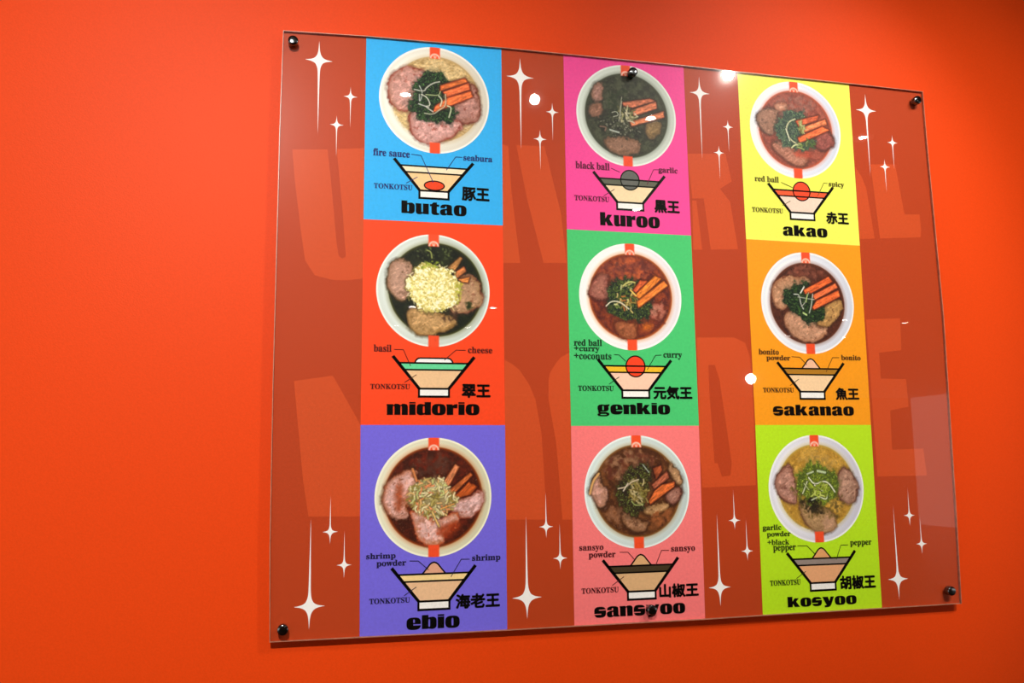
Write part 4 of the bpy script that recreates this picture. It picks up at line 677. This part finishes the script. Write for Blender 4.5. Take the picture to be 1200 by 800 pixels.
# standoff bolts
chrome = mat('black_chrome', (.10, .11, .12), .12, 1.0)
chrome.node_tree.nodes['Principled BSDF'].inputs['Base Color'].default_value = (.16, .18, .19, 1)
def lathe(prof, n=40):
    V, F = [], []
    for r, y in prof:
        for i in range(n):
            a = 2 * math.pi * i / n; V.append((r * math.cos(a), y, r * math.sin(a)))
    m = len(prof)
    for k in range(m - 1):
        for i in range(n):
            j = (i + 1) % n
            F.append((k * n + i, k * n + j, (k + 1) * n + j, (k + 1) * n + i))
    F.append(tuple(range(n))); F.append(tuple(range((m - 1) * n, m * n))[::-1])
    return V, F
CAPV = lathe([(.0072, 0), (.0074, -.0006), (.0074, -.0088), (.0071, -.0098), (.0063, -.0104), (.0040, -.0107), (.0004, -.0108)][::-1])
BARV = lathe([(.0062, 0), (.0062, .0099)])
cap_me = mesh('bolt_cap', *CAPV, smooth=True); bar_me = mesh('barrel', *BARV, smooth=True)
cap_me.materials.append(chrome); bar_me.materials.append(chrome)
for bx, bz in BOLTS:
    c = bpy.data.objects.new('standoff_bolt', cap_me); COL.objects.link(c); c.parent = board
    c.location = (bx, -.0047, bz)
    md = c.modifiers.new('es', 'EDGE_SPLIT'); md.split_angle = math.radians(40)
    b = bpy.data.objects.new('barrel', bar_me); COL.objects.link(b); b.parent = c
    b.location = (0, .0047 + .0012, 0)
    b['label'] = 'metal spacer barrel behind the board'
    c['label'] = 'dark chrome standoff bolt'

# ------------------------------------------------------------------ ceiling lamps whose reflections lie on the acrylic
trim_m = mat('downlight_trim', (.75, .74, .70), .4)
ring = lathe([(.030, 0), (.046, 0), (.046, -.006), (.032, -.006), (.030, 0)])
def rot_down(vf):
    V, F = vf
    return [(x, z, y) for x, y, z in V], [f[::-1] for f in F]
ring_me = mesh('trim_ring', *rot_down(ring)); ring_me.materials.append(trim_m)
lens_small = mesh('lens', *rot_down(lathe([(.020, -.002), (.020, -.0035)]))); lens_big = mesh('lens', *rot_down(lathe([(.030, -.002), (.030, -.0035)])))
glow = emit('lamp_glow', (1, .93, .82), 90.)
lens_small.materials.append(glow); lens_big.materials.append(glow)
near = [(.41, -1.97, 'seen as an oval glint on the meat of the blue card'), (1.42, -2.0, 'seen as an oval glint on the pink card\'s bowl'),
        (2.42, -2.02, 'seen as an oval glint in the upper right red-brown strip'), (1.86, -3.29, 'glinting on the pink card\'s drawn bowl')]
far = [(1.02, -6.62, 'mirrored on the lower left of the cheese heap'), (1.74, -6.54, 'mirrored just right of the cheese-topped bowl'),
       (1.0, -7.74, 'mirrored on the lower left rim of the cheese-topped bowl'), (1.73, -7.74, 'mirrored on the lower right rim of the cheese-topped bowl'),
       (5.41, -6.65, 'mirrored on the right rim of the orange card\'s bowl'), (6.16, -6.73, 'mirrored in the right red-brown strip beside the orange card'),
       (5.42, -7.78, 'mirrored on the lower left rim of the orange card\'s bowl'), (6.17, -7.81, 'mirrored on the lower right rim of the orange card\'s bowl')]
def downlight(x, y, lens, label, group):
    r = bpy.data.objects.new('ceiling_downlight', None); COL.objects.link(r); r.location = (x, y, CEIL)
    r['label'] = label; r['category'] = 'ceiling lamp'; r['group'] = group
    for nm, me in (('trim_ring', ring_me), ('lens', lens)):
        o = bpy.data.objects.new(nm, me); COL.objects.link(o); o.parent = r
for x, y, t in near: downlight(x, y, lens_small, 'small round ceiling downlight ' + t, 'near ceiling downlights reflected in the panel')
for x, y, t in far: downlight(x, y, lens_big, 'distant ceiling downlight ' + t, 'distant ceiling downlights reflected in the panel')

# heads of the two spotlights that light the board
spot_glow = emit('spot_glow', (1, .95, .86), 220.)
head_m = mat('spot_housing', (.05, .05, .05), .4, .6)
HV = rot_down(lathe([(.024, .0), (.030, .005), (.032, .02), (.032, .055), (.020, .075), (.008, .08), (.008, .10)]))
for idx, (l, a, pw, sz, bl, rd) in enumerate(SPOTS):
    hme = mesh('spotlight', *HV); hme.materials.append(head_m)
    o = bpy.data.objects.new('track_spotlight', hme); COL.objects.link(o)
    d = (Vector(a) - Vector(l)).normalized()
    o.location = Vector(l) - d * .03
    o.rotation_euler = (-d).to_track_quat('Z', 'Y').to_euler()
    o['label'] = ['black spotlight whose round glint lies between the blue and pink cards', 'black spotlight whose glare lies at the top edge beside the yellow card', 'black spotlight aimed at the bare orange wall left of the board'][idx]
    o['category'] = 'spotlight'
    dome = [(.019 * math.cos(math.radians(t)) + .0001, .019 * math.sin(math.radians(t))) for t in range(0, 91, 15)]
    lm = mesh('lens', *rot_down(lathe([(r, -z) for r, z in dome], 24))); lm.materials.append(spot_glow)
    ln = bpy.data.objects.new('lens', lm); COL.objects.link(ln); ln.parent = o
    ln.location = (0, 0, .002)
# globe lamp further back in the room
V = []; F = []
gp = bpy.data.objects.new('pendant_lamp', None); COL.objects.link(gp)
gp.location = (2.896, -4.0, 2.026)
gp['label'] = 'round glowing globe pendant seen as a bright spot at the orange card edge'; gp['category'] = 'pendant lamp'
prof = [(.034 * math.sin(math.radians(t)) + .0001, -.034 * math.cos(math.radians(t))) for t in range(0, 181, 10)]
gm = mesh('globe', *rot_down(lathe(prof, 24))); gm.materials.append(emit('globe_glow', (1, .95, .86), 60.))
g = bpy.data.objects.new('globe', gm); COL.objects.link(g); g.parent = gp
cm = mesh('cord', *rot_down(lathe([(.002, .03), (.002, .9)], 8))); cm.materials.append(head_m)
c = bpy.data.objects.new('cord', cm); COL.objects.link(c); c.parent = gp
